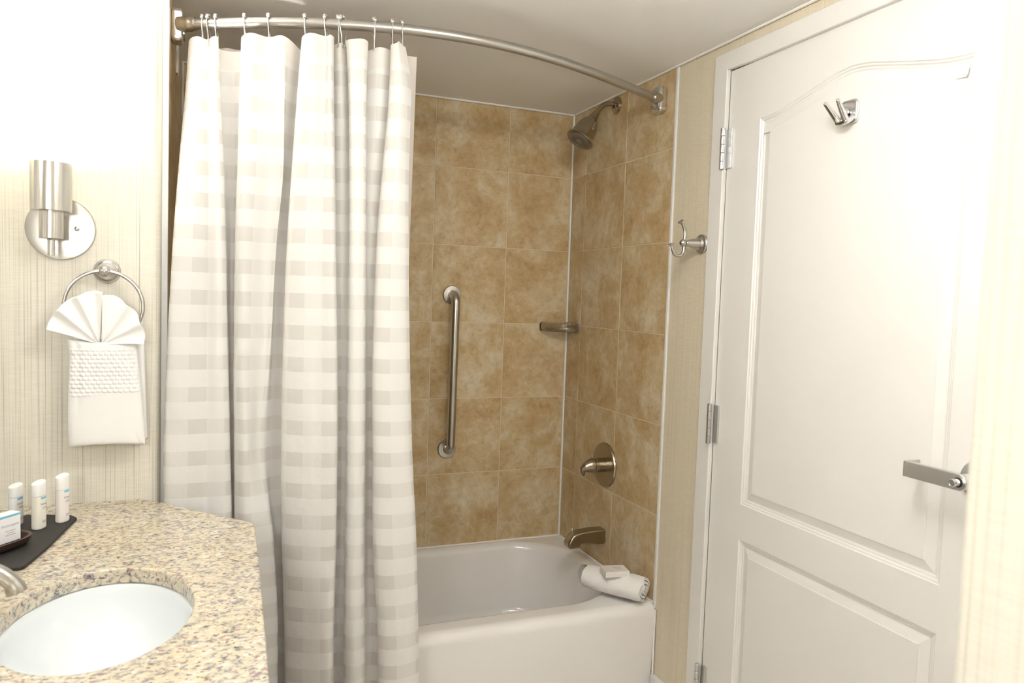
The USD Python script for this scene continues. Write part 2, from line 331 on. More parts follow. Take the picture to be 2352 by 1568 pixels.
v2, f2 = trimesh.creation.triangulate_polygon(face, engine='earcut')
W = lambda P, dep: np.stack([np.full(len(P), XF) + dep, -np.asarray(P)[:, 0], np.asarray(P)[:, 1]], 1)
leafmesh = [trimesh.Trimesh(W(v2, 0), f2, process=False)]
for pts in (upper, lower):
    rr = panel_rings(pts, PROF)
    R3 = [W(p, dep) for p, (_, dep) in zip(rr, PROF)]
    leafmesh.append(rings(R3))
    vi, fi = trimesh.creation.triangulate_polygon(Polygon(rr[-1]), engine='earcut')
    leafmesh.append(trimesh.Trimesh(W(vi, PROF[-1][1]), fi, process=False))
bk = box(XF+.012, XF+.042, DY1, DY0-.001, .012, DZ-.002)
sides = [box(XF+.0001, XF+.04, DY0-.0012, DY0-.001, .012, DZ-.002), box(XF+.0001, XF+.04, DY1, DY1+.0002, .012, DZ-.002), box(XF+.0001, XF+.04, DY1, DY0-.001, DZ-.0022, DZ-.002)]
leafm = cat_(leafmesh); leafm.merge_vertices(); leafm.fix_normals()
obj('door_leaf', cat_([leafm, bk] + sides), WHITE_PAINT, door, smooth=False)
CW = .060
cs_ = Polygon([(-DY0-CW-.002, 0), (-DY0-.002, 0), (-DY0-.002, DZ+.002), (-DY0+.09, DZ-.0015), (-DY1+.002, DZ-.003), (-DY1+.002, 0), (-DY1+CW, 0), (-DY1+CW, DZ+.0535), (-DY0-CW-.002, DZ+.0535)])
obj('door_casing', puffed(cs_, .016, .003, axes((0, -1, 0), (0, 0, 1), (-1, 0, 0)), (.006, 0, 0)), WHITE_PAINT, door, smooth=25)
obj('door_stop', cat_([box(.03, .09, DY0-.004, DY0+.004, 0, DZ), box(.048, .09, DY1, DY0, DZ-.0015, DZ+.006), box(.03, .09, DY1-.006, DY1, 0, DZ)]), DARK, door, smooth=False)  # near-black strips paint the shade in the gaps round the leaf
for zc, nm in ((1.812, 'top'), (.996, 'middle'), (.192, 'bottom')):
    hp = obj('hinge', cat_([bevel_box(-.0115, -.0065, DY0-.0005, DY0+.004, zc-.06, zc+.06, .0006), bevel_box(-.0028, .006, DY0-.024, DY0-.002, zc-.057, zc+.057, .0006)]), STEEL, door, label='satin steel hinge, %s one on the door' % nm)
    segs = [(-.060, -.037), (-.036, -.013), (-.012, .012), (.013, .036), (.037, .060)]
    for a, b in segs:
        obj('knuckle', lathe([(0, a), (.0062, a), (.0070, a+.0008), (.0070, b-.0008), (.0062, b), (0, b)], (-.0145, DY0+.0015, zc), n=18), STEEL, hp)
hb = np.array([0, -1.862, 1.026])
hd = obj('door_handle', cat_([lathe([(0, -.006), (.039, -.006), (.039, .005), (.036, .010), (.0, .011)], hb, (-1, 0, 0), 48), lathe([(0, 0), (.0155, 0), (.0155, .062), (0, .062)], hb, (-1, 0, 0), 32)]), STEEL, door, label='brushed steel lever handle')
lev = rrect(1.738, 1.026-.0165, 1.862+.0165, 1.026+.0165, .0005).difference(sbox(1.862, 0, 2, 3)).union(Point(1.862, 1.026).buffer(.0165))
ret = rbox(-.062, -.018, -1.743, -1.737, 1.0095, 1.0425, .0025)
obj('lever', cat_([puffed(lev, .009, .0015, axes((0, -1, 0), (0, 0, 1), (-1, 0, 0)), (-.054, 0, 0)), ret]), STEEL, hd)
obj('lock_button', lathe([(.0, .050), (.0075, .050), (.0075, .0805), (.0068, .0815), (.0058, .0815), (.0056, .0805), (0, .0805)], hb, (-1, 0, 0), 28), CHROME, hd)
obj('button_collar', lathe([(.0078, .055), (.0098, .055), (.0098, .0636), (.0078, .0636)], hb, (-1, 0, 0), 28), DARK, hd)

# ------------------------------------------------------------------ the bathtub
def rr_ring(x0, x1, y0, y1, r, z, ns=10, nc=14):
    pts = []
    for cx, cy, a0 in ((x1-r, y1-r, 0), (x0+r, y1-r, 90), (x0+r, y0+r, 180), (x1-r, y0+r, 270)):
        for a in np.linspace(a0, a0+90, nc): pts.append((cx+r*math.cos(math.radians(a)), cy+r*math.sin(math.radians(a))))
    out = []
    for i in range(4):
        c = pts[i*nc:(i+1)*nc]; nx = pts[((i+1) % 4)*nc]
        out += c + [tuple(np.array(c[-1])+(np.array(nx)-np.array(c[-1]))*t) for t in np.linspace(0, 1, ns+2)[1:-1]]
    return np.array([(x, y, z) for x, y in out])
X0, X1, Y0, Y1 = L+.001, -.001, -.762, -.001
tub_rings = [rr_ring(X0, X1, Y0+.012, Y1, .002, 0), rr_ring(X0, X1, Y0+.010, Y1, .002, .05), rr_ring(X0, X1, Y0+.002, Y1, .002, T-.075)]
for a in np.linspace(0, math.pi/2, 7):
    k = 1-math.cos(a)
    tub_rings.append(rr_ring(X0+.004*k, X1-.004*k, Y0+.034*k, Y1-.002*k, .002+.003*k, T-.034+.034*math.sin(a)))
IN = dict(x0=X0+.10, x1=-.055, y0=-.655, y1=-.048)     # the inner edge of the rim
for a in np.linspace(0, math.pi/2, 8):
    k = math.sin(a); e = .032
    tub_rings.append(rr_ring(IN['x0']+e*(k-1)+.0, IN['x1']-e*(k-1), IN['y0']+e*(k-1), IN['y1']-e*(k-1), .235-e*(k-1), T-e*(1-math.cos(a))))
for t in (.15, .3, .5, .7, .85, .94):
    i = .055*t; zz = (T-.032)*(1-t)+.055*t + (.0 if t < .8 else 0)
    tub_rings.append(rr_ring(IN['x0']+.20*t, IN['x1']-i*1.1, IN['y0']+i, IN['y1']-i, .235-.02*t, zz))
tub_rings.append(rr_ring(IN['x0']+.24, IN['x1']-.09, IN['y0']+.085, IN['y1']-.085, .18, .046))
tub_rings.append(rr_ring(IN['x0']+.40, IN['x1']-.20, IN['y0']+.20, IN['y1']-.20, .08, .040))
tub = thing('bathtub', 'white alcove bathtub with a smooth apron below the tiled walls', 'bathtub', (-.755, -.38, 0))
obj('tub_shell', rings(tub_rings, cap1=True), TUB, tub, smooth=40)
xo = -.055-.011
obj('overflow_plate', lathe([(.032, -.010), (.032, .002), (.029, .005), (.014, .007), (0, .007)], (xo+.002, -.352, .299), (-.98, 0, .17), 40), STEEL, tub)
obj('overflow_screw', lathe([(.004, 0), (.004, .0085), (0, .009)], (xo+.001, -.352, .279), (-.98, 0, .17), 12), CHROME, tub)
obj('drain', lathe([(.03, 0), (.03, .003), (.024, .005), (0, .004)], (-.30, -.36, .040), (0, 0, 1), 32), STEEL, tub)

# ------------------------------------------------------------------ shower fittings on the right tile wall
sh = thing('shower', 'brushed nickel bell shaped shower head on a bent arm', 'shower head', (0, -.357, 2.088))
obj('wall_flange', lathe([(.033, -.001), (.033, .003), (.028, .008), (.013, .012), (.011, .014)], (0, -.357, 2.088), (-1, 0, 0), 40), BRONZE, sh)
ap = smooth_path([(.0, -.357, 2.088), (-.030, -.357, 2.091), (-.058, -.358, 2.082), (-.080, -.359, 2.060), (-.094, -.36, 2.040)], 6)
obj('shower_arm', tube(ap, .0095, 18), BRONZE, sh)
ha, hd_ = np.array([-.090, -.360, 2.046]), np.array([-.54, -.06, -.84])
head = obj('head', lathe([(r_*1.1, z_*1.1) for r_, z_ in [(.0, -.002), (.0125, -.002), (.0135, .010), (.0150, .012), (.0155, .022), (.0235, .030), (.0310, .044), (.0368, .062), (.0385, .080), (.0395, .084), (.0388, .087), (.0400, .097), (.0435, .104), (.0485, .110), (.0490, .113), (.046, .1155), (.040, .1145), (.0, .1145)]], ha, hd_, 56), BRONZE, sh)
obj('spray_face', lathe([(r_*1.1, z_*1.1) for r_, z_ in [(.0395, .1146), (.039, .1185), (.026, .1215), (.0245, .119), (.011, .120), (.009, .1235), (0, .1235)]], ha, hd_, 40), plain('spray_plate_grey', (.16, .13, .10), .35), head)
fr = frame_to(hd_); sd = np.array([.25, -.95, .0]); sd = sd - (hd_/np.linalg.norm(hd_))*(sd@(hd_/np.linalg.norm(hd_))); sd /= np.linalg.norm(sd)
p0 = ha + hd_/np.linalg.norm(hd_)*.064 + sd*.034
obj('spray_lever', tm(m3.Manifold.batch_hull([m3.Manifold.sphere(r, 16).translate(tuple(p0 + hd_/np.linalg.norm(hd_)*t + sd*o)) for r, t, o in ((.006, -.012, .003), (.0085, .0, .004), (.0065, .012, .007))])), BRONZE, head)

vc = np.array([0, -.378, .726])
va = thing('shower_valve', 'round brushed nickel shower valve with a beaked lever knob', 'shower valve', vc)
obj('escutcheon', lathe([(.086, -.001), (.086, .004), (.083, .009), (.076, .0115), (.050, .010), (0, .010)], vc, (-1, 0, 0), 64), BRONZE, va)
obj('valve_collar', lathe([(.0, .006), (.0275, .006), (.0275, .049), (.024, .051), (0, .051)], vc, (-1, 0, 0), 40), BRONZE, va)
sp = m3.Manifold.sphere
kn = m3.Manifold.batch_hull([m3.Manifold.cylinder(.004, .0285, .0285, 36).rotate((0, -90, 0)).translate((-.053, 0, 0)), sp(.027, 32).translate((-.060, 0, .0005)), sp(.020, 28).translate((-.080, 0, -.003)), sp(.011, 24).translate((-.096, 0, -.010))]) + \
     m3.Manifold.batch_hull([sp(.011, 24).translate((-.094, 0, -.008)), sp(.0085, 20).translate((-.097, 0, -.022)), sp(.0055, 20).translate((-.093, 0, -.034))])
kn = tm(kn); kn.apply_translation(vc); obj('lever_knob', kn, BRONZE, va, smooth=50)

spt = thing('tub_spout', 'brushed nickel tub spout with a small diverter pin', 'tub spout', (0, -.382, .45))
side = Polygon([(0, .482), (-.050, .4835), (-.105, .479), (-.130, .473), (-.142, .466), (-.157, .441), (-.158, .425), (-.150, .4165), (-.112, .4165), (-.108, .4195), (-.104, .429), (-.004, .424), (0, .424)]).buffer(-.003).buffer(.003, quad_segs=4)
m_ = puffed(side, .050, .009, axes((1, 0, 0), (0, 0, 1), (0, -1, 0)), (0, -.357, 0))
obj('spout_body', m_, BRONZE, spt, smooth=50)
obj('diverter_pin', lathe([(0, 0), (.0025, 0), (.0025, .014), (.0052, .015), (.0058, .018), (.0045, .021), (0, .0215)], (-.132, -.382, .470), (-.1, 0, 1), 20), CHROME, spt)

gx = -.518
gb = thing('grab_bar', 'vertical brushed steel grab bar on the back tile wall', 'grab bar', (gx, 0, 1.05))
gp = [(gx, 0, 1.358), (gx, -.02, 1.358)] + [(gx, -.027-.033*math.sin(a), 1.358-.033*(1-math.cos(a))) for a in np.linspace(0, math.pi/2, 10)]
gp += [(gx-.0045*t, -.060, 1.325-.556*t) for t in np.linspace(.05, .95, 8)]
gx2 = gx-.0045
gp += [(gx2, -.060+.033*(1-math.cos(a)), .769-.033*math.sin(a)) for a in np.linspace(0, math.pi/2, 10)] + [(gx2, -.02, .736), (gx2, 0, .736)]
obj('bar', tube(gp, .0170, 28), NICKEL, gb)
for x_, z_ in ((gx, 1.358), (gx2, .736)):
    obj('flange', lathe([(.038, -.001), (.038, .006), (.035, .010), (.020, .0115), (.018, .012), (.017, .0115)], (x_, 0, z_), (0, -1, 0), 48), NICKEL, gb)

sdh = thing('soap_dish', 'small clear ribbed corner soap dish between the tiled walls', 'soap dish', (-.07, -.06, 1.235))
R_ = .118
def quarter(r, k=1.0, inset=0.0):
    return Polygon([(-inset, -inset), ] + [(-r*k*math.cos(a)*1.10, -r*math.sin(a)) for a in np.linspace(0.0, math.pi/2, 24)]).buffer(0)
qd = quarter(R_)
dish = mf(puffed(qd, .034, .006, None, (-.001, -.001, 1.220))) - mf(extrude(qd.buffer(-.009), .03, None, (-.001, -.001, 1.230)))
obj('dish_body', tm(dish), GLASSY, sdh, smooth=40)
bd = []
ext = np.array(qd.buffer(-.005).exterior.coords); lsx = LineString(ext)
for d in np.arange(0, lsx.length, .016):
    p = lsx.interpolate(d); b = trimesh.creation.icosphere(2, .0046); b.apply_translation((p.x-.001, p.y-.001, 1.2545)); bd.append(b)
obj('beaded_rim', cat_(bd), GLASSY, sdh, smooth=True, kind='stuff')
for k in range(4):
    r0 = .03+.02*k
    obj('dish_rib', tube([(-r0*math.cos(a)*1.1-.002, -r0*math.sin(a)-.002, 1.232) for a in np.linspace(.12, 1.45, 12)], .003, 8), GLASSY, sdh)
obj('adhesive_strip', bevel_box(L, L+.006, -.40, -.36, 1.985, 2.075, .001), CAULK, label='white adhesive strip high on the left tile wall below the rod bracket', cat='adhesive strip', smooth=False)

# ------------------------------------------------------------------ curved rod, curtain, liner, hooks
RZ = 2.034; ROD = [-0.193004513, -0.679413938, -0.303764620, 0.430380071, -0.668920207]
rodp = thing('curtain_rod', 'curved brushed nickel shower curtain rod bowing out between two chrome brackets', 'curtain rod', (-.755, -.67, RZ))
xs = np.linspace(L+.03, -.03, 60)
rp = np.stack([xs, np.polyval(ROD, xs), np.full(60, RZ)], 1)
obj('rod', tube(rp, .0132, 28), NICKEL_SATIN, rodp)
def bracket(x, sgn):
    yb = -.669
    body = rrect(yb-.028, RZ-.043, yb+.028, RZ+.043, .012)
    b = obj('bracket', puffed(body, .030, .009, axes((0, 1, 0), (0, 0, 1), (1, 0, 0)) if sgn > 0 else axes((0, -1, 0), (0, 0, 1), (-1, 0, 0)), (x, 0 if sgn > 0 else 2*yb, 0)), CHROME, rodp, smooth=50, label='chrome wall bracket of the rod')
    pth = [(x+sgn*.020, np.polyval(ROD, x+sgn*.02), RZ), (x+sgn*.034, np.polyval(ROD, x+sgn*.034), RZ), (x+sgn*.060, np.polyval(ROD, x+sgn*.060), RZ)]
    obj('rod_socket', tube(smooth_path(pth, 5), [.0195]*4+[.0185]*4+[.0165]*3, 28), NICKEL, b)
    cres = Point(yb, RZ).buffer(.034, quad_segs=24).intersection(sbox(yb-.024, RZ-.034, yb+.024, RZ+.034)).difference(Point(yb, RZ).buffer(.026, quad_segs=24))
    cres = max(cres.geoms, key=lambda q: q.area) if hasattr(cres, 'geoms') else cres
    obj('bracket_crescent', puffed(cres, .0335, .002, axes((0, 1, 0), (0, 0, 1), (1, 0, 0)) if sgn > 0 else axes((0, -1, 0), (0, 0, 1), (-1, 0, 0)), (x, 0 if sgn > 0 else 2*yb, 0)), NICKEL, b, smooth=50)
bracket(L, 1); bracket(0, -1)

CURTAIN_Z = [2.0, 1.87, 1.7, 1.45, 1.2, 0.95, 0.7, 0.45, 0.2, 0.04]
CURTAIN = [
 [-1.459,-0.686,-1.468,-0.700,-1.461,-0.725,-1.444,-0.739,-1.430,-0.731,-1.419,-0.728,-1.408,-0.765,-1.401,-0.763,-1.395,-0.753,-1.400,-0.722,-1.368,-0.726,-1.333,-0.751,-1.342,-0.785,-1.337,-0.810,-1.315,-0.842,-1.277,-0.822,-1.251,-0.861,-1.225,-0.850,-1.194,-0.818,-1.190,-0.841,-1.202,-0.873,-1.194,-0.899,-1.175,-0.916,-1.144,-0.905,-1.139,-0.927,-1.124,-0.902,-1.124,-0.858,-1.109,-0.890,-1.084,-0.869,-1.097,-0.904,-1.084,-0.934,-1.063,-0.938,-1.040,-0.916,-1.039,-0.882,-1.012,-0.914,-0.974,-0.900,-0.989,-0.934,-0.979,-0.961,-0.976,-0.967,-0.968,-0.956,-0.947,-0.935],
 [-1.465,-0.710,-1.474,-0.725,-1.467,-0.749,-1.446,-0.763,-1.428,-0.756,-1.417,-0.753,-1.404,-0.786,-1.396,-0.783,-1.390,-0.772,-1.395,-0.742,-1.366,-0.739,-1.336,-0.764,-1.345,-0.793,-1.339,-0.818,-1.317,-0.847,-1.267,-0.830,-1.241,-0.863,-1.233,-0.843,-1.203,-0.814,-1.198,-0.837,-1.210,-0.869,-1.202,-0.895,-1.178,-0.915,-1.147,-0.906,-1.137,-0.927,-1.122,-0.903,-1.123,-0.859,-1.103,-0.888,-1.076,-0.871,-1.089,-0.907,-1.081,-0.935,-1.059,-0.939,-1.042,-0.916,-1.041,-0.881,-1.013,-0.909,-0.977,-0.900,-0.991,-0.934,-0.981,-0.961,-0.969,-0.968,-0.952,-0.959,-0.930,-0.937],
 [-1.477,-0.744,-1.485,-0.761,-1.478,-0.783,-1.450,-0.795,-1.424,-0.788,-1.413,-0.784,-1.398,-0.811,-1.387,-0.808,-1.380,-0.795,-1.385,-0.766,-1.363,-0.756,-1.339,-0.774,-1.348,-0.805,-1.342,-0.828,-1.320,-0.853,-1.263,-0.836,-1.238,-0.862,-1.242,-0.836,-1.212,-0.810,-1.207,-0.833,-1.219,-0.865,-1.211,-0.892,-1.180,-0.914,-1.150,-0.908,-1.132,-0.929,-1.117,-0.905,-1.118,-0.860,-1.097,-0.883,-1.072,-0.873,-1.084,-0.908,-1.077,-0.936,-1.056,-0.940,-1.039,-0.917,-1.038,-0.882,-1.016,-0.902,-0.988,-0.898,-1.002,-0.931,-0.992,-0.958,-0.975,-0.967,-0.954,-0.959,-0.932,-0.937],
 [-1.490,-0.790,-1.498,-0.809,-1.492,-0.830,-1.456,-0.834,-1.423,-0.825,-1.412,-0.819,-1.393,-0.838,-1.378,-0.832,-1.372,-0.818,-1.377,-0.790,-1.362,-0.775,-1.345,-0.787,-1.353,-0.820,-1.347,-0.842,-1.325,-0.862,-1.278,-0.834,-1.254,-0.850,-1.253,-0.825,-1.223,-0.804,-1.219,-0.828,-1.230,-0.860,-1.222,-0.887,-1.182,-0.913,-1.152,-0.912,-1.125,-0.932,-1.110,-0.907,-1.110,-0.863,-1.090,-0.875,-1.067,-0.874,-1.080,-0.910,-1.073,-0.937,-1.051,-0.941,-1.035,-0.918,-1.034,-0.883,-1.018,-0.893,-1.000,-0.895,-1.014,-0.928,-1.003,-0.956,-0.978,-0.966,-0.949,-0.959,-0.927,-0.938],
 [-1.501,-0.790,-1.509,-0.809,-1.502,-0.830,-1.463,-0.834,-1.425,-0.829,-1.414,-0.824,-1.391,-0.838,-1.372,-0.832,-1.365,-0.818,-1.370,-0.790,-1.359,-0.775,-1.345,-0.787,-1.353,-0.820,-1.348,-0.842,-1.325,-0.862,-1.286,-0.836,-1.263,-0.842,-1.257,-0.817,-1.228,-0.802,-1.223,-0.826,-1.235,-0.858,-1.226,-0.885,-1.181,-0.914,-1.151,-0.917,-1.117,-0.935,-1.103,-0.910,-1.103,-0.866,-1.084,-0.867,-1.066,-0.874,-1.079,-0.910,-1.070,-0.938,-1.048,-0.942,-1.031,-0.919,-1.030,-0.884,-1.016,-0.884,-1.003,-0.894,-1.017,-0.928,-1.007,-0.955,-0.975,-0.967,-0.940,-0.961,-0.918,-0.939],
 [-1.507,-0.790,-1.515,-0.809,-1.508,-0.830,-1.465,-0.834,-1.423,-0.832,-1.412,-0.829,-1.386,-0.838,-1.364,-0.832,-1.357,-0.818,-1.362,-0.790,-1.352,-0.775,-1.341,-0.787,-1.349,-0.820,-1.343,-0.842,-1.321,-0.862,-1.296,-0.837,-1.275,-0.832,-1.258,-0.810,-1.229,-0.802,-1.224,-0.826,-1.236,-0.858,-1.227,-0.884,-1.179,-0.914,-1.149,-0.923,-1.113,-0.936,-1.098,-0.911,-1.098,-0.867,-1.079,-0.859,-1.064,-0.875,-1.077,-0.911,-1.067,-0.939,-1.046,-0.943,-1.027,-0.920,-1.026,-0.885,-1.010,-0.877,-0.999,-0.895,-1.012,-0.929,-1.002,-0.956,-0.967,-0.969,-0.928,-0.963,-0.906,-0.941],
 [-1.507,-0.790,-1.515,-0.809,-1.508,-0.830,-1.464,-0.834,-1.421,-0.836,-1.410,-0.834,-1.381,-0.838,-1.357,-0.832,-1.350,-0.818,-1.355,-0.790,-1.347,-0.775,-1.337,-0.787,-1.346,-0.820,-1.340,-0.842,-1.317,-0.862,-1.268,-0.857,-1.248,-0.842,-1.253,-0.806,-1.223,-0.804,-1.219,-0.828,-1.230,-0.860,-1.222,-0.887,-1.176,-0.916,-1.147,-0.929,-1.112,-0.936,-1.097,-0.912,-1.097,-0.867,-1.077,-0.849,-1.063,-0.875,-1.075,-0.911,-1.065,-0.939,-1.043,-0.943,-1.024,-0.921,-1.023,-0.886,-1.004,-0.869,-0.993,-0.897,-1.006,-0.930,-0.996,-0.958,-0.956,-0.971,-0.911,-0.965,-0.889,-0.942],
 [-1.506,-0.790,-1.514,-0.809,-1.507,-0.830,-1.462,-0.834,-1.419,-0.836,-1.408,-0.834,-1.379,-0.838,-1.354,-0.832,-1.347,-0.818,-1.352,-0.790,-1.344,-0.775,-1.335,-0.787,-1.343,-0.820,-1.337,-0.842,-1.315,-0.862,-1.255,-0.863,-1.234,-0.849,-1.244,-0.810,-1.214,-0.808,-1.210,-0.832,-1.222,-0.864,-1.213,-0.891,-1.172,-0.917,-1.143,-0.930,-1.113,-0.936,-1.098,-0.911,-1.099,-0.867,-1.077,-0.849,-1.062,-0.876,-1.074,-0.912,-1.061,-0.941,-1.039,-0.944,-1.017,-0.922,-1.017,-0.888,-0.992,-0.872,-0.975,-0.900,-0.989,-0.934,-0.978,-0.961,-0.941,-0.973,-0.900,-0.966,-0.877,-0.943],
 [-1.505,-0.790,-1.513,-0.809,-1.506,-0.830,-1.461,-0.834,-1.417,-0.836,-1.406,-0.834,-1.377,-0.838,-1.352,-0.832,-1.345,-0.818,-1.350,-0.790,-1.342,-0.775,-1.332,-0.787,-1.341,-0.820,-1.335,-0.842,-1.312,-0.862,-1.252,-0.865,-1.231,-0.850,-1.240,-0.812,-1.210,-0.810,-1.205,-0.834,-1.217,-0.866,-1.208,-0.893,-1.169,-0.919,-1.139,-0.932,-1.111,-0.937,-1.096,-0.912,-1.096,-0.868,-1.073,-0.850,-1.057,-0.877,-1.070,-0.913,-1.056,-0.942,-1.034,-0.946,-1.012,-0.924,-1.011,-0.889,-0.985,-0.873,-0.967,-0.902,-0.981,-0.936,-0.970,-0.963,-0.933,-0.974,-0.892,-0.967,-0.869,-0.944],
 [-1.504,-0.790,-1.512,-0.809,-1.505,-0.830,-1.460,-0.834,-1.416,-0.836,-1.405,-0.834,-1.375,-0.838,-1.350,-0.832,-1.343,-0.818,-1.348,-0.790,-1.340,-0.775,-1.331,-0.787,-1.339,-0.820,-1.333,-0.842,-1.310,-0.862,-1.250,-0.866,-1.228,-0.851,-1.237,-0.813,-1.208,-0.811,-1.203,-0.835,-1.215,-0.867,-1.206,-0.894,-1.166,-0.920,-1.136,-0.933,-1.108,-0.938,-1.093,-0.913,-1.093,-0.869,-1.070,-0.851,-1.054,-0.878,-1.067,-0.914,-1.053,-0.943,-1.031,-0.947,-1.009,-0.925,-1.008,-0.890,-0.982,-0.874,-0.963,-0.902,-0.978,-0.936,-0.967,-0.964,-0.930,-0.975,-0.888,-0.967,-0.865,-0.944],
]

from scipy.interpolate import CubicSpline
CZ = np.array(CURTAIN_Z); C = np.array(CURTAIN).reshape(len(CZ), -1, 2)
NU = 520
k_ = np.arange(C.shape[1])
kk = np.linspace(0, C.shape[1]-1, NU)
rows = np.stack([np.stack([PchipInterpolator(k_, c[:, 0])(kk)*.35 + CubicSpline(k_, c[:, 0])(kk)*.65, PchipInterpolator(k_, c[:, 1])(kk)*.35 + CubicSpline(k_, c[:, 1])(kk)*.65], 1) for c in C])
from scipy.ndimage import gaussian_filter1d
rows = gaussian_filter1d(rows, 3.0, axis=1, mode='nearest')
zq = np.linspace(.045, 2.0, 190)[::-1]
order = np.argsort(CZ)
sx = PchipInterpolator(CZ[order], rows[order, :, 0]); sy = PchipInterpolator(CZ[order], rows[order, :, 1])
PX, PY = sx(zq), sy(zq)
ref = np.stack([sx(.9), sy(.9)], 1); seg = np.linalg.norm(np.diff(ref, axis=0), axis=1); U = np.r_[0, np.cumsum(seg)]
seg2 = np.linalg.norm(np.diff(np.stack([sx(1.95), sy(1.95)], 1), axis=0), axis=1); U = .6*U + .4*np.r_[0, np.cumsum(seg2)]
# the top edge droops between the hooks
HOOKX = [-1.4353, -1.4196, -1.4019, -1.3346, -1.2771, -1.1921, -1.1428, -1.1139, -1.1014, -1.028, -0.983, -0.9581]
HOOKK = [3.0, 5.0, 7.5, 13.4, 15.2, 21.5, 23.4, 25.3, 28.2, 31.6, 35.0, 38.5]
dist = np.min(np.abs(kk[:, None]-np.array(HOOKK)[None]), axis=1)
top = 1.997 - .010*np.clip(dist/2.2, 0, 1)**1.5 - .0075*np.clip((np.arange(NU)/NU-.15)/.85, 0, 1)
# depth driven droop: cloth sagging back hangs a touch lower
back = sy(2.0) - np.polyval(ROD, sx(2.0))
top = top - np.clip(back, 0, .03)*.45
top = gaussian_filter1d(top, 5)
PZ = .045 + (zq[:, None]-.045)/(2.0-.045)*(top[None]-.045)
P = np.stack([PX, PY, PZ], -1)
q = np.stack([np.broadcast_to(U*3.0, PZ.shape), PZ*6, np.full(PZ.shape, 3.3)], -1).reshape(-1, 3)
w1 = meshkit.fbm(q*1.6).reshape(PZ.shape); w2 = meshkit.fbm(q*np.array([5, 1.4, 1])+9).reshape(PZ.shape)
amp = np.clip((2.0-PZ)/.9, .05, 1)
P[..., 1] += (w1-w1.mean())*.007*amp + (w2-w2.mean())*.004*amp
P[..., 0] += (w2-w2.mean())*.003*amp
uvs = np.stack([np.broadcast_to(U, PZ.shape), 2.0-PZ], -1)
hem = int(np.argmin(np.abs(zq-1.944)))
curtain = thing('shower_curtain', 'cream white checked fabric shower curtain drawn to the left side of the tub', 'shower curtain', (-1.2, -.85, 0))
obj('curtain_panel', grid(P[hem:]), CURTAIN_CLOTH, curtain, smooth=True, uv=uvs[hem:].reshape(-1, 2))
obj('top_hem', grid(P[:hem+1]), CURTAIN_HEM, curtain, smooth=True)
# liner behind it, going into the tub
zl = np.linspace(.345, 1.985, 60)[::-1]; xl = np.linspace(-1.44, 0, 160); wv = np.linspace(0, 1, 160)
LP = np.zeros((60, 160, 3))
for i, z in enumerate(zl):
    t = np.clip((1.985-z)/1.5, 0, 1)
    xe = -.905*(1-t) + -.868*t
    X = -1.44 + (xe+1.44)*wv
    yt = np.polyval(ROD, X) + .055; yt = np.maximum(yt, -.882)
    yb_ = -.640 + 0*X
    LP[i, :, 0] = X; LP[i, :, 1] = yt*(1-t) + yb_*t + (.010+.008*t)*np.sin(wv*46+.6*np.sin(z*2))*np.clip((1-wv)*8, 0, 1); LP[i, :, 2] = z
lin = thing('shower_liner', 'plain pale vinyl liner showing behind the right edge of the checked curtain', 'shower curtain liner', (-1.2, -.75, 0))
obj('liner_sheet', grid(LP[3:]), LINER, lin, smooth=True)
obj('liner_hem', grid(LP[:4]), LINER, lin, smooth=True)
# the roller hooks over the rod
hook = None
names = ['first', 'second', 'third', 'fourth', 'fifth', 'sixth', 'seventh', 'eighth', 'ninth', 'tenth', 'eleventh', 'twelfth']
def build_hook(loc, label, rz):
    t = thing('curtain_hook', label, 'curtain hook', loc, 'roller hooks of the shower curtain', rotz=rz)
    R = .0168                           # wire round the rod in the local y-z plane
    front = [(0, -R*math.cos(a), R*math.sin(a)) for a in np.linspace(math.radians(62), math.radians(-25), 9)]
    front += [(.001, -.011, -.022), (.0015, -.0075, -.034), (.0015, -.006, -.048), (.0015, -.002, -.056), (0, .002, -.057)]
    obj('front_wire', tube(smooth_path(front, 4), .0016, 8), STEEL, t, local=True)
    rear = [(0, R*math.cos(a), R*math.sin(a)) for a in np.linspace(math.radians(62), math.radians(-25), 9)]
    rear += [(.003, .012, -.022), (.004, .008, -.034), (.004, .006, -.048), (.002, .004, -.056), (0, .002, -.057)]
    obj('rear_wire', tube(smooth_path(rear, 4), .0016, 8), STEEL, t, local=True)
    top = [(0, -.0168*math.cos(a), .0168*math.sin(a)) for a in np.linspace(math.radians(50), math.radians(130), 9)]
    obj('bead_wire', tube(top, .0012, 8), STEEL, t, local=True)
    for a in (55, 90, 125):
        b = trimesh.creation.icosphere(2, .0056); b.apply_translation((0, -.0188*math.cos(math.radians(a)), .0190*math.sin(math.radians(a))))
        obj('roller_bead', b, STEEL, t, smooth=True, local=True)
    for s_ in (-1, 1):
        b = trimesh.creation.icosphere(2, .0052); b.apply_translation((0, s_*.0150, .0115)); obj('end_ball', b, STEEL, t, smooth=True, local=True)
    return t
TW = [.5, .25, .35, .42, .3, .25, .05, .3, -.35, .3, .12, .05, -.15]
for i, x in enumerate(HOOKX):
    y = float(np.polyval(ROD, x)); rz = math.atan(np.polyval(np.polyder(ROD), x)) + TW[i]
    lb = 'steel roller hook on the curved rod, %s curtain hook counted from the left' % names[i]
    if hook is None: hook = build_hook((x, y, RZ), lb, rz)
    else: copy_of(hook, (x, y, RZ), lb, rz)

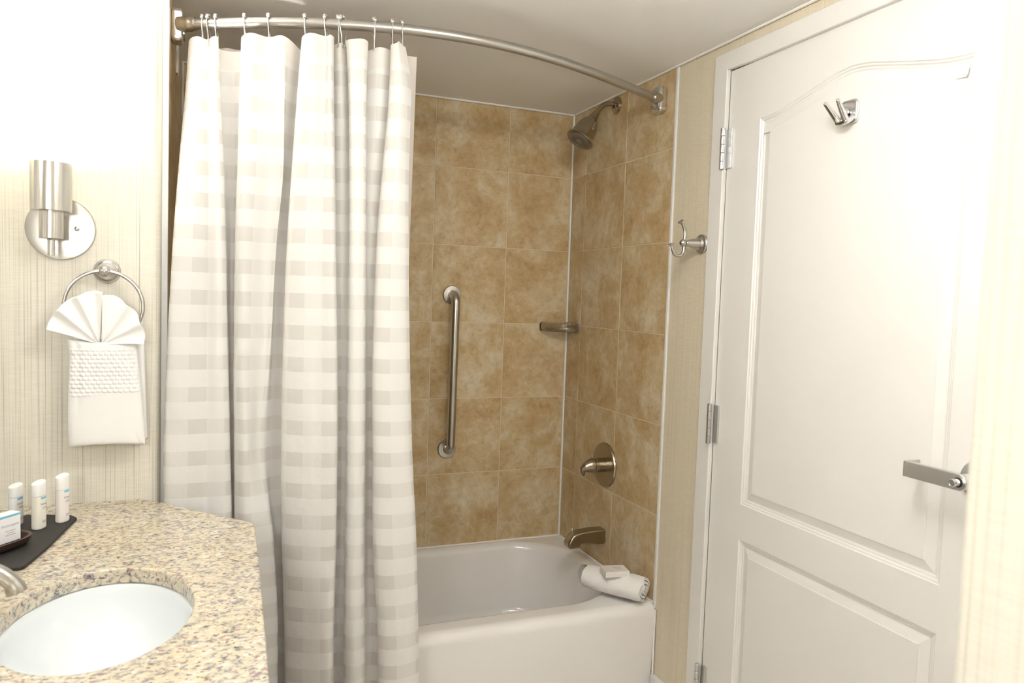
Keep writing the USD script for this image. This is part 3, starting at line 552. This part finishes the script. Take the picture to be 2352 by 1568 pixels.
# ------------------------------------------------------------------ sconce, towel ring, towel on the wing wall (face y = -.80)
YW = -.80
def sconce(c, mat_wall=None, label=''):
    """c: centre of the back plate on a wall whose face looks to -y"""
    cx, cy, cz = c
    t = thing('wall_sconce', label, 'wall lamp', c)
    obj('back_plate', lathe([(.0735, 0), (.0735, .006), (.0715, .010), (.058, .0115), (.030, .0125), (0, .013)], c, (0, -1, 0), 64), NICKEL, t)
    obj('plate_screw', lathe([(.0058, .010), (.0062, .0145), (.0050, .0185), (.0028, .0200), (0, .0203)], (cx+.0345, cy, cz+.002), (0, -1, 0), 20), CHROME, t)
    ax, ay = cx-.007, cy-.077
    obj('lamp_arm', tube([(ax, cy-.010, cz), (ax, ay+.010, cz)], .012, 20), NICKEL, t)
    obj('lamp_socket', lathe([(0, -.028), (.0238, -.028), (.0242, -.0272), (.0242, .036), (.0238, .0365), (0, .0365)], (ax, ay, cz), (0, 0, 1), 48), NICKEL, t)
    obj('lamp_finial', lathe([(0, -.0665), (.0070, -.0665), (.0074, -.066), (.0074, -.032), (.0100, -.0285), (0, -.0280)], (ax, ay, cz), (0, 0, 1), 28), NICKEL, t)
    sh_ = obj('lamp_shade', lathe([(.0242, .0335), (.0405, .0335), (.0415, .0345), (.0415, .142), (.0405, .1425), (.0398, .142), (.0398, .0360), (.0242, .0355)], (ax, ay, cz), (0, 0, 1), 64), NICKEL, t)
    obj('bulb', lathe([(0, .050), (.010, .050), (.0135, .065), (.0165, .085), (.0150, .101), (.008, .111), (0, .1135)], (ax, ay, cz), (0, 0, 1), 24), BULB_LIT, t)
    return t
sconce((-1.739, YW, 1.482), label='brushed nickel wall sconce with a cylindrical shade on a round back plate')

tr = thing('towel_ring', 'brushed nickel towel ring on a round stepped flange below the sconce', 'towel ring', (-1.642, YW, 1.386))
tc = (-1.642, YW, 1.386)
obj('ring_flange', lathe([(.0298, 0), (.0298, .004), (.0285, .0062), (.0255, .0068), (.0245, .0090), (.0215, .0105), (.0205, .0120), (.012, .0140), (.0105, .020), (.0095, .030), (.0095, .036), (0, .036)], tc, (0, -1, 0), 48), NICKEL, tr)
obj('post_ball', lathe([(.0135*math.sin(a), .043-.0135*math.cos(a)) for a in np.linspace(.3, math.pi, 14)], (tc[0], tc[1], tc[2]-.001), (0, -1, 0), 32), NICKEL, tr)
obj('set_screw', lathe([(.0022, 0), (.0022, .0012), (0, .0013)], (-1.640, YW-.0045, 1.3575), (0, 0, -1), 12), DARK, tr)
rcx, rcz, rr_ = -1.6435, 1.302, .0835
ra = np.linspace(0, 2*math.pi, 97)
obj('ring', tube([(rcx+rr_*math.sin(a), YW-.045, rcz+rr_*math.cos(a)) for a in ra], .0042, 14, caps=False), NICKEL, tr)

ht = thing('hand_towel', 'white hand towel folded into a pocket with a pleated fan, hung on the ring', 'towel', (-1.638, -.84, .97))
# pocket front: a soft slab with a waffle band
def slab(xl, xr, z0, z1, yc, th, nx, nz, fn, seed):
    s = np.linspace(-1, 1, nx); t = np.linspace(0, 1, nz)
    S, Tt = np.meshgrid(s, t); xa = xl(Tt); xb_ = xr(Tt)
    X = (xa+xb_)/2 + (xb_-xa)/2*S; Z = z0(S)*(1-Tt) + z1(S)*Tt
    edge = np.clip(1-np.abs(S)**9, 0, 1)**.5 * np.clip(1-np.abs(2*Tt-1)**26, 0, 1)**.5
    d = fn(X, Z, S, Tt)
    fr_ = np.stack([X, yc - th/2*edge - d*edge, Z], -1); bk_ = np.stack([X, yc + th/2*edge, Z], -1)
    a = grid(fr_); b = grid(bk_); b.invert()
    m = cat_([a, b]); m.merge_vertices(digits_vertex=5); return m
def pocket_relief(X, Z, S, Tt):
    q = np.stack([X*9, Z*7, X*0+1.7], -1).reshape(-1, 3); n = meshkit.fbm(q).reshape(X.shape)
    soft = .006*(1-np.abs(S)**3) + .006*(n-n.mean())
    lo, hi = 1.082+.012*np.sin((S+1)*1.1), 1.203
    m = np.clip((Z-lo)/.006, 0, 1)*np.clip((hi-Z)/.004, 0, 1)
    px, pz = .0115, .0098
    row = np.floor(Z/pz); u = (X/px + .5*(row % 2)) % 1; v = (Z/pz) % 1
    puff_ = np.clip(np.sin(np.pi*u), 0, 1)**.6*np.clip(np.sin(np.pi*v), 0, 1)**.6
    fold = -.004*np.exp(-((S+.72)/.10)**2)*np.clip((Z-1.02)*8, 0, 1)
    bot = -.004*np.exp(-((S-.86+.9*Tt)/.07)**2)*np.clip(1-Tt*7, 0, 1)
    return soft + m*(.0036*puff_-.0010) + fold + bot
fp = slab(lambda t: -1.714-.002*np.sin(t*5)-.006*np.clip(t-.85, 0, 1)*6, lambda t: -1.553-.004*t-.018*np.clip(t-.12, 0, 1), lambda s: .9725-.004*(s*s)+.0*s, lambda s: 1.226+0*s-.006*(1-s*s), -.864, .024, 150, 230, pocket_relief, 1)
obj('pocket_front', fp, TERRY, ht, smooth=True)
bp = slab(lambda t: -1.708+0*t, lambda t: -1.5505-.008*t, lambda s: .976+0*s, lambda s: 1.236+0*s, -.829, .014, 60, 90, lambda X, Z, S, Tt: .004*(meshkit.fbm(np.stack([X*12, Z*9, X*0+5], -1).reshape(-1, 3)).reshape(X.shape)), 2)
obj('pocket_back', bp, TERRY, ht, smooth=True)
# fan: two halves of pleats opening from the pocket mouth
def fan(a0, a1, npl, cx, cz, R0, sgn, seed):
    na, nr_ = 26*npl, 26
    A = np.linspace(a0, a1, na); Rr = np.linspace(.012, 1, nr_)
    AA, RR = np.meshgrid(A, Rr)
    ph = (AA-a0)/(a1-a0)*npl
    tri = .5+.5*np.cos(2*math.pi*ph)            # ridge at the pleat edges
    k = np.clip(np.abs(AA-math.pi/2)/(math.pi/2), 0, 1.2)
    Rm = R0(AA) * (1 - .030*tri**2)
    X = cx + RR*Rm*np.cos(AA); Z = cz + RR*Rm*np.sin(AA) - .018*np.clip(k-.55, 0, 1)*RR**2
    ym = -.872 - .012*RR*k + .006*RR
    Y = ym - (.004+.013*RR)*(tri**1.3-.5)*1.25
    Nf = np.stack([X, Y-.0035*np.clip((1-RR)*30, 0, 1)**.5, Z], -1); Nb = np.stack([X, Y+.0035*np.clip((1-RR)*30, 0, 1)**.5, Z], -1)
    a = grid(Nf); b = grid(Nb); b.invert(); m = cat_([a, b]); m.merge_vertices(digits_vertex=5); return m
Rl = lambda a: .122 - .010*np.abs(np.cos(a))**2 + .010*np.sin(a)
obj('fan_fold', fan(math.radians(87.5), math.radians(160), 3, -1.648, 1.212, lambda a: .128-.010*np.abs(np.cos(a))**1.5, 1, 1), TERRY, ht, smooth=True)
obj('fan_fold', fan(math.radians(89), math.radians(6), 3, -1.645, 1.212, lambda a: .121-.026*np.abs(np.cos(a))**1.5, -1, 2), TERRY, ht, smooth=True)

# ------------------------------------------------------------------ vanity: granite top, sink, faucet
ZC = .818
ell = [( -1.570+.142*math.cos(a), -1.506+.205*math.sin(a)) for a in np.linspace(0, 2*math.pi, 97)[:-1]]
cp = [(-1.899, YW), (-1.570, YW), (-1.545, -.815), (-1.500, -.860), (-1.407, -.972), (-1.345, -1.036), (-1.322, -1.062), (-1.3125, -1.078), (-1.310, -1.10), (-1.3125, -1.30), (-1.317, -1.48), (-1.322, -1.70), (-1.327, -1.90), (-1.332, -2.28), (-1.899, -2.28)]
top2 = Polygon(cp, [ell[::-1]])
def slab_edge(poly, z0, z1, e): return puffed(poly, z1-z0, e, None, (0, 0, z0))
cnt = obj('countertop', slab_edge(top2, ZC-.030, ZC, .004), GRANITE, None, smooth=40, label='speckled cream and grey granite vanity top with a clipped corner', cat='countertop')
sink = thing('sink', 'white oval undermount basin set below the granite top', 'sink', (-1.57, -1.506, ZC-.1))
br_ = [(.1475, .2105, ZC-.0305), (.1425, .2055, ZC-.0308), (.1400, .2030, ZC-.033), (.1375, .2000, ZC-.045), (.1330, .1940, ZC-.075), (.122, .180, ZC-.105), (.102, .152, ZC-.128), (.072, .110, ZC-.142), (.040, .060, ZC-.149), (.022, .022, ZC-.151)]
R3 = [np.array([(-1.57+a*math.cos(t), -1.506+b*math.sin(t), z) for t in np.linspace(0, 2*math.pi, 97)[:-1]]) for a, b, z in br_]
shell = R3 + [np.array([(-1.57+a*math.cos(t), -1.506+b*math.sin(t), z) for t in np.linspace(0, 2*math.pi, 97)[:-1]]) for a, b, z in ((.022, .022, ZC-.160), (.11, .16, ZC-.150), (.146, .208, ZC-.090), (.1475, .2105, ZC-.0305))]
obj('basin', rings(R3[::-1]), SINK, sink, smooth=60)
obj('sink_drain', lathe([(.0225, 0), (.0225, .003), (.018, .004), (.0, .002)], (-1.57, -1.506, ZC-.1515), (0, 0, 1), 32), CHROME, sink)
fc = thing('faucet', 'brushed nickel arched sink faucet behind the basin', 'faucet', (-1.80, -1.44, ZC))
fb = np.array([-1.815, -1.475])
d_ = np.array([1.0, .02]); d_ /= np.linalg.norm(d_)
sp_ = [(fb[0], fb[1], ZC+.02), (fb[0]+.002, fb[1], ZC+.05), (fb[0]+.020, fb[1], ZC+.075), (fb[0]+.055, fb[1]+.001, ZC+.083), (fb[0]+.092, fb[1]+.002, ZC+.074), (fb[0]+.117, fb[1]+.003, ZC+.052), (fb[0]+.124, fb[1]+.003, ZC+.036)]
sp_ = smooth_path(sp_, 6); nn = len(sp_)
obj('spout', tube(sp_, np.interp(np.linspace(0, 1, nn), [0, .3, .8, .93, .95, 1], [.0185, .0155, .0130, .0130, .0150, .0150]), 28), NICKEL, fc)
obj('faucet_base', puffed(rrect(fb[0]-.028, fb[1]-.08, fb[0]+.028, fb[1]+.08, .027), .022, .006, None, (0, 0, ZC)), NICKEL, fc)
for s_ in (-1, 1):
    hh = obj('faucet_handle', lathe([(.017, .018), (.0165, .034), (.013, .046), (.0, .050)], (fb[0], fb[1]+s_*.055, ZC), (0, 0, 1), 32), NICKEL, fc)
    obj('handle_lever', tube(smooth_path([(fb[0], fb[1]+s_*.055, ZC+.044), (fb[0]-.004, fb[1]+s_*.075, ZC+.052), (fb[0]-.006, fb[1]+s_*.105, ZC+.058)], 4), [.006]*5+[.0052]*4, 14), NICKEL, hh)
van = thing('vanity_cabinet', 'dark wood vanity cabinet under the granite top', 'cabinet', (-1.62, -1.6, 0))
obj('cabinet_body', extrude(Polygon([(-1.899, -.803), (-1.58, -.803), (-1.43, -1.0), (-1.345, -1.10), (-1.36, -2.27), (-1.899, -2.27)]).difference(Polygon([(-1.57+.16*math.cos(t), -1.506+.225*math.sin(t)) for t in np.linspace(0, 6.28, 40)])), ZC-.032-.09, None, (0, 0, .09)), WOOD, van, smooth=False)
obj('toe_kick', box(-1.899, -1.42, -2.26, -1.1, 0, .09), WOOD, van, smooth=False)
for k in range(2):
    y0_ = -1.14-.56*k
    dr = obj('cabinet_door', bevel_box(-1.358+.004, -1.336, y0_-.53, y0_, .12, .74, .003), WOOD, van, smooth=False)
    obj('door_knob', lathe([(.006, 0), (.006, .012), (.014, .018), (.013, .026), (0, .029)], (-1.337, y0_-(.49 if k == 0 else .04), .62), (1, 0, 0), 24), NICKEL, dr)

# ------------------------------------------------------------------ amenities on the counter
tray_pts = [(-1.700, -.927), (-1.790, -.900), (-1.890, -.985), (-1.890, -1.16), (-1.775, -1.262), (-1.725, -1.264), (-1.706, -1.15), (-1.684, -.953)]
tp = Polygon(tray_pts).buffer(-.012).buffer(.012, quad_segs=6)
obj('amenity_tray', puffed(tp, .007, .002, None, (0, 0, ZC)), BLACK_TRAY, None, smooth=40, label='flat black tray with rounded corners on the granite counter', cat='tray')
ZT = ZC+.0072
def squircle(a, b, n=40, p=2.6):
    t = np.linspace(0, 2*math.pi, n, endpoint=False); c, s = np.cos(t), np.sin(t)
    return np.stack([a*np.sign(c)*np.abs(c)**(2/p), b*np.sign(s)*np.abs(s)**(2/p)], 1)
def bottle(x, y, h, yaw, body_mat, label, word2, a=.0152, b=.0105):
    t = thing('toiletry_bottle', label, 'bottle', (x, y, ZT))
    Q = np.array([[math.cos(yaw), -math.sin(yaw)], [math.sin(yaw), math.cos(yaw)]])
    def rg(k, z, tilt=0):
        p = squircle(a*k, b*k); zz = np.full(len(p), z) + tilt*p[:, 0]; p = p@Q.T
        return np.column_stack([p[:, 0]+x, p[:, 1]+y, zz+ZT])
    hc = h*.70
    obj('bottle_body', rings([rg(.9, 0), rg(.99, .0015), rg(1, .004), rg(1, hc-.001), rg(.985, hc)], True, True), body_mat, t, smooth=35)
    obj('bottle_cap', rings([rg(.985, hc+.0006), rg(1, hc+.0016), rg(1, h-.006, .06), rg(.985, h-.0025, .12), rg(.93, h-.0005, .16), rg(.80, h+.0006, .18)], True, True), BOTTLE_WHITE, t, smooth=35)
    # print on the broad face: stripe, words, small block
    nrm = Q@np.array([0, -1.0]); ux = Q@np.array([1.0, 0])
    def on_face(m2, s, z):
        m = m2.copy(); V = np.array(m.vertices); uu = V[:, 0]+s
        bb = b*(1-np.clip(np.abs(uu)/a, 0, .999)**2.6)**(1/2.6) + .0002
        P3 = np.column_stack([x+ux[0]*uu+nrm[0]*(bb+V[:, 2]), y+ux[1]*uu+nrm[1]*(bb+V[:, 2]), ZT+z+V[:, 1]])
        return trimesh.Trimesh(P3, m.faces, process=False)
    st = trimesh.creation.box((.0155, .0042, .0002)).subdivide().subdivide().subdivide()
    obj('blue_stripe', on_face(st, .0015, h*.665), BLUE, t, smooth=False)
    def words(txt, hgt, s, z, wmax):
        w = meshkit.text_mesh(txt, hgt, .0002); wd = w.bounds[1, 0]; k = min(1, wmax/wd)
        w.apply_scale([k, 1, 1]); w.apply_translation((-w.bounds[:, 0].mean(), 0, 0)); return on_face(w, s, z)
    obj('lettering', words('Neutrogena', .0042, .0025, h*.515, .019), GREY_PRINT, t, smooth=False)
    obj('lettering', words(word2, .0042, .0035, h*.425, .013), GREY_PRINT, t, smooth=False)
    bars = [on_face(trimesh.creation.box((.0105, .0008, .0002)).subdivide().subdivide(), .003, h*.13+.0016*i) for i in range(4)]
    obj('small_print', cat_(bars), GREY_PRINT, t, smooth=False)
    return t
bottle(-1.709, -.978, .104, 1.05, BOTTLE_PALE, 'white toiletry bottle with a blue stripe, nearest the right corner of the black tray', 'CRÈME')
bottle(-1.746, -1.018, .101, 1.05, BOTTLE_CREAM, 'toiletry bottle of cream coloured lotion, middle of the three on the tray', 'LOTION')
bottle(-1.797, -.978, .088, 1.05, BOTTLE_WHITE, 'white toiletry bottle at the left of the tray behind the soap carton', 'SHAMPOO')
# soap dish and carton
dc = np.array([-1.803, -1.146])
Qd = math.radians(52)
def oval(a, b, z, n=56, cx=dc[0], cy=dc[1], th=Qd):
    p = squircle(a, b, n, 3.0); c, s = math.cos(th), math.sin(th)
    return np.column_stack([cx+p[:, 0]*c-p[:, 1]*s, cy+p[:, 0]*s+p[:, 1]*c, np.full(n, z)])
dish_r = [oval(.058, .036, ZT), oval(.066, .043, ZT+.006), oval(.0705, .047, ZT+.016), oval(.0705, .047, ZT+.0185), oval(.066, .0425, ZT+.0185), oval(.064, .041, ZT+.014), oval(.058, .036, ZT+.006)]
obj('dark_dish', rings(dish_r, True, True), DARK_DISH, None, smooth=40, label='small dark brown oval dish on the black tray holding a soap carton', cat='dish')
sc = thing('soap_carton', 'white soap carton with a blue edge standing in the dark dish', 'box', (dc[0], dc[1], ZT+.0065))
cth = math.radians(52)
def carton_at(m):
    M = trimesh.transformations.rotation_matrix(cth, (0, 0, 1)); M[:3, 3] = (dc[0]+.003, dc[1]+.010, ZT+.0068); q = m.copy(); q.apply_transform(M); return q
cl, cw, ch = .094, .025, .056
obj('carton_body', carton_at(bevel_box(-cl/2, cl/2, -cw/2, cw/2, 0, ch, .0006)), CARTON, sc, smooth=False)
obj('blue_stripe', carton_at(box(-cl/2+.0006, cl/2-.0006, -cw/2-.0002, -cw/2+.0005, ch-.0052, ch-.0008)), BLUE, sc, smooth=False)
def carton_text(txt, hgt, u, z, wmax=1):
    w = meshkit.text_mesh(txt, hgt, .0003); w.apply_transform(axes((1, 0, 0), (0, 0, 1), (0, -1, 0))); k = min(1, wmax/w.bounds[1, 0]); w.apply_scale([k, 1, 1]); w.apply_translation((u-w.bounds[:, 0].mean(), -cw/2, z)); return carton_at(w)
obj('lettering', carton_text('Neutrogena', .0050, .024, .032), GREY_PRINT, sc, smooth=False)
obj('small_print', cat_([carton_at(box(.014+.004*(i % 2), .036-.003*(i % 2), -cw/2-.0002, -cw/2+.0003, .0225-.0042*i, .0236-.0042*i)) for i in range(3)]), GREY_PRINT, sc, smooth=False)

# ------------------------------------------------------------------ rolled towel and soap box on the tub rim
pa, pb = np.array([-.172, -.579]), np.array([-.040, -.756])
ln = np.linalg.norm(pb-pa); dr = (pb-pa)/ln
th = np.linspace(.4, 2*math.pi*3.1, 170); rad = .004 + (.0415-.004)*(th/th[-1])
spx, spz = rad*np.cos(-th-.15)*1.22, rad*np.sin(-th-.15)
sh2 = LineString(np.stack([spx, spz], 1)).buffer(.0046, quad_segs=5)
nseg = 28
prof = np.array(sh2.exterior.segmentize(.004).coords)[:-1]
vv, ff = trimesh.creation.triangulate_polygon(Polygon(prof), engine='earcut')
RG = []
for i in range(nseg+1):
    t = i/nseg; k = 1 - .10*(1-np.clip(t*7, 0, 1))**2 - .08*(1-np.clip((1-t)*7, 0, 1))**2
    pt = prof*np.array([k, k]); side_ = np.array([-dr[1], dr[0]])
    n_ = meshkit.fbm(np.column_stack([pt*42, np.full(len(pt), t*9.0)])); n_ = n_-.0
    off = pt*(1+.14*(n_-n_.mean()))[:, None]
    end = .004*np.sin(3*np.arctan2(pt[:, 1], pt[:, 0])+1)*(t > .9)*(t-.9)*10 - .006*np.hypot(pt[:, 0], pt[:, 1])/.045*(t > .9)*(t-.9)*10
    c2 = pa + dr*(ln*t)
    RG.append(np.column_stack([c2[0]+side_[0]*off[:, 0]+dr[0]*end, c2[1]+side_[1]*off[:, 0]+dr[1]*end, T+.0470+off[:, 1]*(1+.06*t)]))
roll = rings(RG, False, False)
caps = []
for R_i, flip in ((RG[0], True), (RG[-1], False)):
    pv, pf = trimesh.creation.triangulate_polygon(Polygon(prof), engine='earcut')
    from scipy.spatial import cKDTree
    idx = cKDTree(prof).query(pv)[1]; q_ = trimesh.Trimesh(R_i[idx], pf[:, ::-1] if flip else pf, process=False); caps.append(q_)
rt = obj('rolled_towel', cat_([roll]+caps), terry('white_terry_roll', (.86, .845, .825), 420, .8), None, smooth=50, label='rolled white washcloth on the front corner of the tub rim', cat='towel')
bx = thing('soap_box', 'small white boxed soap lying on top of the rolled washcloth', 'box', (-.115, -.655, T+.093))
Mb = trimesh.transformations.euler_matrix(.03, .02, -.14); Mb[:3, 3] = (-.118, -.681, T+.0965)
def onb(m): q = m.copy(); q.apply_transform(Mb); return q
obj('box_body', onb(bevel_box(-.043, .043, -.029, .029, -.010, .010, .0007)), plain('pale_carton', (.80, .755, .72), .45), bx, smooth=False)
for i_, z_ in enumerate((.006, -.006)):
    obj('printed_line', onb(box(-.006+.003*i_, .022+.002*i_, z_-.0015, z_+.0015, .0099, .0103)), GREY_PRINT, bx, smooth=False)

# ------------------------------------------------------------------ hooks
rh = thing('robe_hook', 'brushed nickel double robe hook on the wallpaper beside the door casing', 'hook', (0.004, -.920, 1.539))
rc_ = np.array([.004, -.920, 1.539])
obj('hook_flange', lathe([(.0305, -.001), (.0305, .005), (.0285, .008), (.0255, .009), (.0245, .013), (.0215, .0155), (.0185, .018), (.0125, .046), (.0095, .058), (.0075, .061), (0, .061)], rc_, (-1, 0, 0), 48), NICKEL, rh)
bl = trimesh.creation.icosphere(3, .0115); bl.apply_translation((-.0665, -.920, 1.539)); obj('hook_ball', bl, NICKEL, rh, smooth=True)
obj('ball_screw', lathe([(.003, 0), (.003, .001), (0, .0012)], (-.0775, -.9215, 1.539), (-1, -.15, 0), 12), DARK, rh)
up1 = smooth_path([(-.0665, -.92, 1.539), (-.0620, -.92, 1.556), (-.0625, -.92, 1.575), (-.0705, -.92, 1.593), (-.0770, -.92, 1.601)], 6)
h1 = obj('upper_prong', tube(up1, np.interp(np.linspace(0, 1, len(up1)), [0, 1], [.0052, .0042]), 16), NICKEL, rh)
obj('prong_tip', lathe([(.0042, -.004), (.0082, .0015), (.0098, .003), (.0098, .0042), (.004, .0052), (0, .0052)], up1[-1], up1[-1]-up1[-3], 24), NICKEL, h1)
lo1 = smooth_path([(-.0655, -.92, 1.539), (-.0630, -.92, 1.520), (-.0685, -.92, 1.505), (-.0830, -.92, 1.4985), (-.0975, -.92, 1.505), (-.1050, -.92, 1.519), (-.1085, -.92, 1.531)], 6)
h2 = obj('lower_prong', tube(lo1, np.interp(np.linspace(0, 1, len(lo1)), [0, 1], [.0054, .0042]), 16), NICKEL, rh)
obj('prong_tip', lathe([(.0042, -.004), (.0082, .0015), (.0098, .003), (.0098, .0042), (.004, .0052), (0, .0052)], lo1[-1], lo1[-1]-lo1[-3], 24), NICKEL, h2)

dh = thing('door_hook', 'chrome double prong coat hook screwed to the white panelled door', 'hook', (0.004, -1.478, 1.82))
yc_, zc_ = -1.4785, 1.8215
obj('hook_plate', puffed(rrect(-.0255, -.0285, .0255, .0285, .011), .010, .004, axes((0, -1, 0), (0, 0, 1), (-1, 0, 0)), (.0052, yc_, zc_)), CHROME, dh, smooth=50)
S_ = lambda x, y, z, r: m3.Manifold.sphere(r, 24).translate((x, yc_+y, zc_+z))
bt = [m3.Manifold.batch_hull([S_(-.004, s_*.014, -.016, .0075), S_(-.022, s_*.012, -.026, .0075), S_(-.004, 0, -.018, .0075), S_(-.022, 0, -.028, .0070)]) for s_ in (-1, 1)]
pr_ = []
for s_ in (-1, 1):
    pr_ += [m3.Manifold.batch_hull([S_(-.020, s_*.011, -.0255, .0078), S_(-.038, s_*.0145, -.006, .0068)]), m3.Manifold.batch_hull([S_(-.038, s_*.0145, -.006, .0068), S_(-.056, s_*.0190, .0150, .0054)])]
obj('hook_prongs', tm(m3.Manifold.batch_boolean(bt+pr_, m3.OpType.Add)), CHROME, dh, smooth=55)
db = trimesh.creation.icosphere(3, .0095); db.apply_translation((-.014, yc_, zc_-.002)); obj('hook_boss', db, CHROME, dh, smooth=True)

# ------------------------------------------------------------------ unseen ceiling lamp, added globe fill lamp, mirror outside the frame
cl_ = thing('ceiling_lamp', 'unseen three shade ceiling lamp, out of view, lighting the door and curtain', 'ceiling lamp', (-.80, -2.02, H))
obj('lamp_canopy', bevel_box(-1.03, -.57, -2.06, -1.98, H-.025, H-.001, .004), NICKEL, cl_)
for k in range(3):
    xk = -.96 + .16*k
    hl_ = obj('shade_holder', lathe([(0, 0), (.018, 0), (.022, .03), (0, .03)], (xk, -2.02, H-.025), (0, 0, -1), 28), NICKEL, cl_)
    obj('glass_shade', lathe([(.022, .028), (.040, .040), (.055, .070), (.058, .095), (.050, .112), (.0, .118)], (xk, -2.02, H-.025), (0, 0, -1), 36), LAMP_GLASS, hl_)
rl = thing('globe_lamp', 'added glass globe fill lamp, out of view on the left wall past the end of the vanity', 'wall lamp', (-1.90, -2.95, 1.5))
obj('lamp_rim', lathe([(0, 0), (.06, 0), (.06, .010), (.05, .018), (.012, .022), (.012, .03)], (-1.90, -2.95, 1.5), (1, 0, 0), 48), NICKEL, rl)
obj('lamp_glass', lathe([(.02, .028)] + [(.095*math.sin(a), .125-.095*math.cos(a)) for a in np.linspace(.25, math.pi, 22)], (-1.90, -2.95, 1.5), (1, 0, 0), 48), LAMP_REAR, rl)
mr = thing('vanity_mirror', 'frameless mirror above the vanity', 'mirror', (-1.897, -1.55, 1.45))
obj('mirror_glass', bevel_box(-1.8995, -1.894, -2.25, -.90, .95, 1.98, .001), MIRROR, mr, smooth=False)
